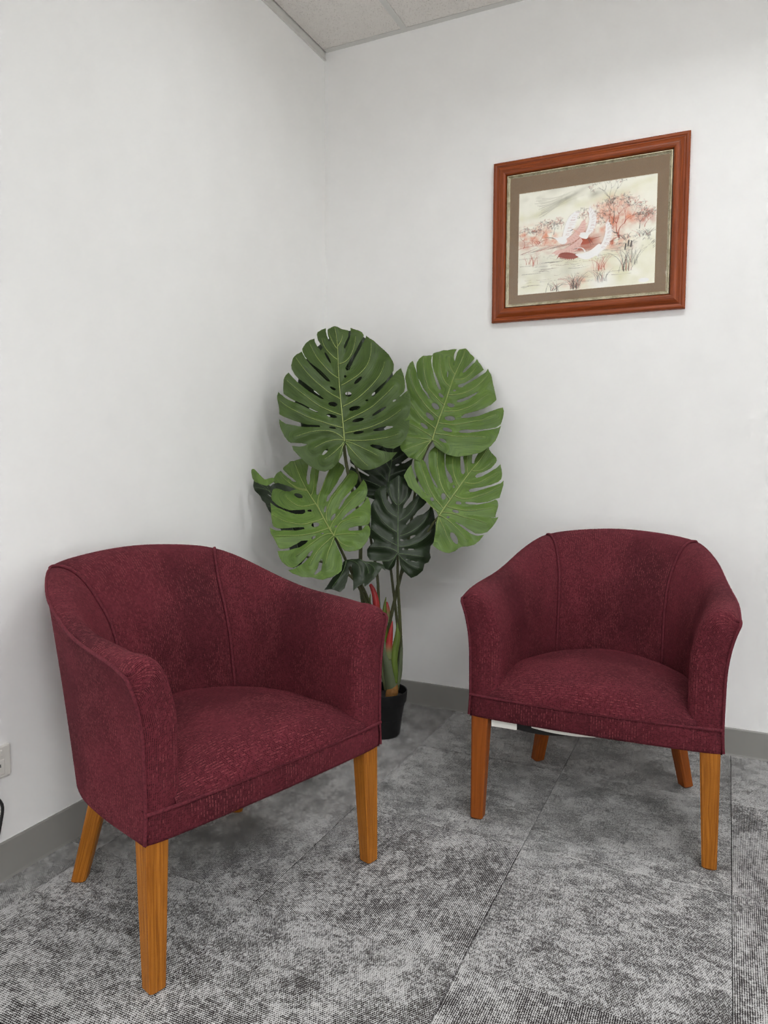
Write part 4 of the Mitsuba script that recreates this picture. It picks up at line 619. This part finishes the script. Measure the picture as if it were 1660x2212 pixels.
for bx, by, n, h, c in [(.44, .02, 34, .14, INK), (.28, .01, 16, .09, INK), (.62, .17, 18, .14, RUST), (.62, .06, 22, .12, INK), (.79, .14, 20, .22, INK), (.84, .2, 12, .16, INK), (.1, .29, 14, .10, RUST), (.93, .45, 14, .06, INK), (.80, .44, 14, .05, INK), (.68, .4, 16, .08, RUST), (.16, .48, 14, .05, RUST)]:
    for k in range(n):
        x = bx + R2.normal(0, .022); s = R2.normal(0, .05); stroke([(x, by + R2.normal(0, .01)), (x + s * .4, by + h * .6), (x + s, by + h * R2.uniform(.7, 1.1))], R2.uniform(.0005, .0010), c if R2.random() < .8 else RUST, .85)
for x, y in [(.79, .34), (.81, .37), (.83, .36)]: stroke([(x, y), (x + .004, y + .05)], .0022, INK, 1, False)
for k in range(46):
    x = R2.uniform(.72, .99); y = .40 + .05 * math.sin(x * 30) + R2.normal(0, .02); stroke([(x, y), (x + .012, y + .012), (x + .02, y)], .0006, INK, .8)
stroke([(.0, .455), (.15, .47), (.3, .45), (.5, .47)], .0009, RUST, .7); stroke([(.55, .42), (.75, .44), (1, .5)], .0008, INK, .6)
def wing(pts, w0, n, tone=WHITE, back=-1):
    """A raised wing: a curved leading edge from shoulder to tip and long flight feathers trailing from it."""
    c = curve(np.array(pts), 24) * [AW, AH]; d = np.gradient(c, axis=0); d /= np.linalg.norm(d, axis=1, keepdims=True); nn = np.stack([-d[:, 1], d[:, 0]], 1) * back
    k = np.linspace(0, 1, 24); width = w0 * np.sin(np.pi * (0.12 + 0.80 * k)) ** .7
    rim = np.vstack([c, (c + nn * width[:, None] + d * (.35 * w0 * k[:, None]))[::-1]]) / [AW, AH]
    blob_raw(rim, tone, .96)
    for j in range(n):
        t = 4 + int(19 * j / (n - 1)); a = c[t] + nn[t] * width[t] * .2; e = c[t] + nn[t] * width[t] * 1.12 + d[t] * .5 * w0 * k[t]
        stroke([a / [AW, AH], e / [AW, AH]], .0016, tone, .9, False)
        stroke([(a + nn[t] * width[t] * .2) / [AW, AH], e / [AW, AH]], .00055, lin(176, 96, 84), .75)
    stroke(c / [AW, AH], .0006, lin(150, 80, 66), .6)
def blob_raw(pts, col, a):
    poly = Polygon(np.array(pts) * [AW, AH]).buffer(0); m = shapely.contains_xy(poly, gu.ravel(), gv.ravel()).reshape(gu.shape)[..., None] * a
    art[:] = art * (1 - m) + np.array(col) * m
PINK = lin(232, 196, 186)
# three cranes in flight, a red bank behind them
wash(.48, .56, .05, .05, RUST, 1.3, 0, 6, 2); wash(.50, .46, .12, .05, RUST, 1.2, 0, 9, 4); wash(.43, .40, .16, .035, RUST, 1.2, 0, 9, 5); wash(.56, .40, .05, .05, RUST, 1.1, 0, 9, 6)
wing([(.325, .50), (.345, .60), (.375, .70), (.425, .755)], .034, 12); wing([(.345, .49), (.40, .53), (.455, .60), (.475, .65)], .026, 10, PINK)
blob(np.array([(.285, .515), (.32, .53), (.355, .515), (.37, .475), (.345, .455), (.31, .475)]), WHITE); stroke([(.29, .515), (.255, .53), (.205, .54)], .0018, lin(96, 62, 54)); stroke([(.295, .515), (.265, .532)], .003, WHITE)
wing([(.495, .52), (.518, .59), (.528, .67), (.52, .745)], .026, 12); wing([(.47, .50), (.42, .455), (.36, .415), (.29, .405)], .027, 13, PINK, 1)
blob(np.array([(.46, .54), (.50, .545), (.525, .52), (.52, .485), (.485, .49), (.46, .515)]), WHITE); stroke([(.46, .535), (.44, .562), (.405, .59)], .003, lin(226, 180, 164)); stroke([(.41, .585), (.385, .575)], .0012, INK); stroke([(.52, .485), (.54, .44), (.545, .41)], .0012, lin(110, 66, 58)); stroke([(.53, .485), (.55, .45), (.565, .42)], .0012, lin(110, 66, 58))
wing([(.585, .36), (.625, .43), (.645, .51), (.648, .60)], .024, 13); wing([(.46, .345), (.41, .36), (.36, .375), (.315, .365)], .022, 10, lin(150, 66, 52), 1)
blob(np.array([(.43, .345), (.50, .35), (.57, .39), (.61, .42), (.62, .36), (.58, .31), (.52, .285), (.465, .31)]), WHITE); stroke([(.505, .36), (.485, .395), (.445, .40)], .0022, WHITE); stroke([(.445, .40), (.415, .395)], .0011, INK)
for j in range(8): stroke([(.585, .315 + .006 * j), (.625 + .004 * j, .265 + .014 * j)], .0012, WHITE, .9)
wash(.62, .03, .1, .06, WHITE, 1.0, 0, 10, 3)
x_, y_ = (gu / AW - .925) / .036, (gv / AH - .035) / .022; m = (x_ ** 2 + y_ ** 2 < 1)[..., None]; art = np.where(m, lin(246, 246, 244), art)
art *= (.97 + .05 * nf(Q * 900, 2, 5))[..., None]
Pt = np.stack([AX0 + gu, np.full_like(gu, -.0106), AZ0 + gv], -1)
v, f, uv = grid(Pt)
INKM = bsdf('ink_print', princ({'type': 'mesh_attribute', 'name': 'vertex_color'}, .8))
add('print', ply(tm(v, f), INKM, color=np.clip(art, 0, 1).reshape(-1, 3)), pic, label='ink and wash print of three cranes')
add('backing', ply(box([X0 + .01, -.004, Z0 + .01], [X1 - .01, -.0008, Z1 - .01]), BACKING), pic)

# ------------------------------------------------------------------ power outlet and its cord at the left edge
out = thing('power_outlet', 'white wall power outlet at the left, beside the armchair', 'power outlet')
OY, OZ0, OZ1 = -1.554, .257, .335
add('plate', ply(bevel_box([0, OY - .116, OZ0], [.009, OY, OZ1], .003), PLATE), out)
for dy in (.036, .082):
    add('socket', ply(bevel_box([.008, OY - dy - .018, OZ0 + .008], [.0105, OY - dy + .018, OZ0 + .046], .0015), PLATE), out)
    for a, b in ((-.006, .4), (.006, -.4)):
        add('pin_slot', ply(box([.0104, OY - dy + a - .001, OZ0 + .028], [.0107, OY - dy + a + .001, OZ0 + .036]), RUBBER), out)
for dy in (.030, .088): add('switch', ply(bevel_box([.008, OY - dy - .006, OZ0 + .055], [.0125, OY - dy + .006, OZ0 + .070], .001), PLATE), out)
cord = thing('power_lead', 'black power lead hanging below the wall outlet at the left edge', 'power lead')
v, f, uv = tube(curve([(.028, OY - .080, .272), (.034, OY - .072, .245), (.030, OY - .045, .205), (.020, OY - .042, .16), (.018, OY - .055, .11), (.02, OY - .10, .05), (.03, OY - .20, .004), (.05, OY - .5, .004)], 70), .0036, 10)
add('cable', ply(tm(v, f), RUBBER, smooth=True), cord)
add('plug', ply(bevel_box([.0112, OY - .098, .262], [.040, OY - .066, .296], .005), RUBBER), cord)
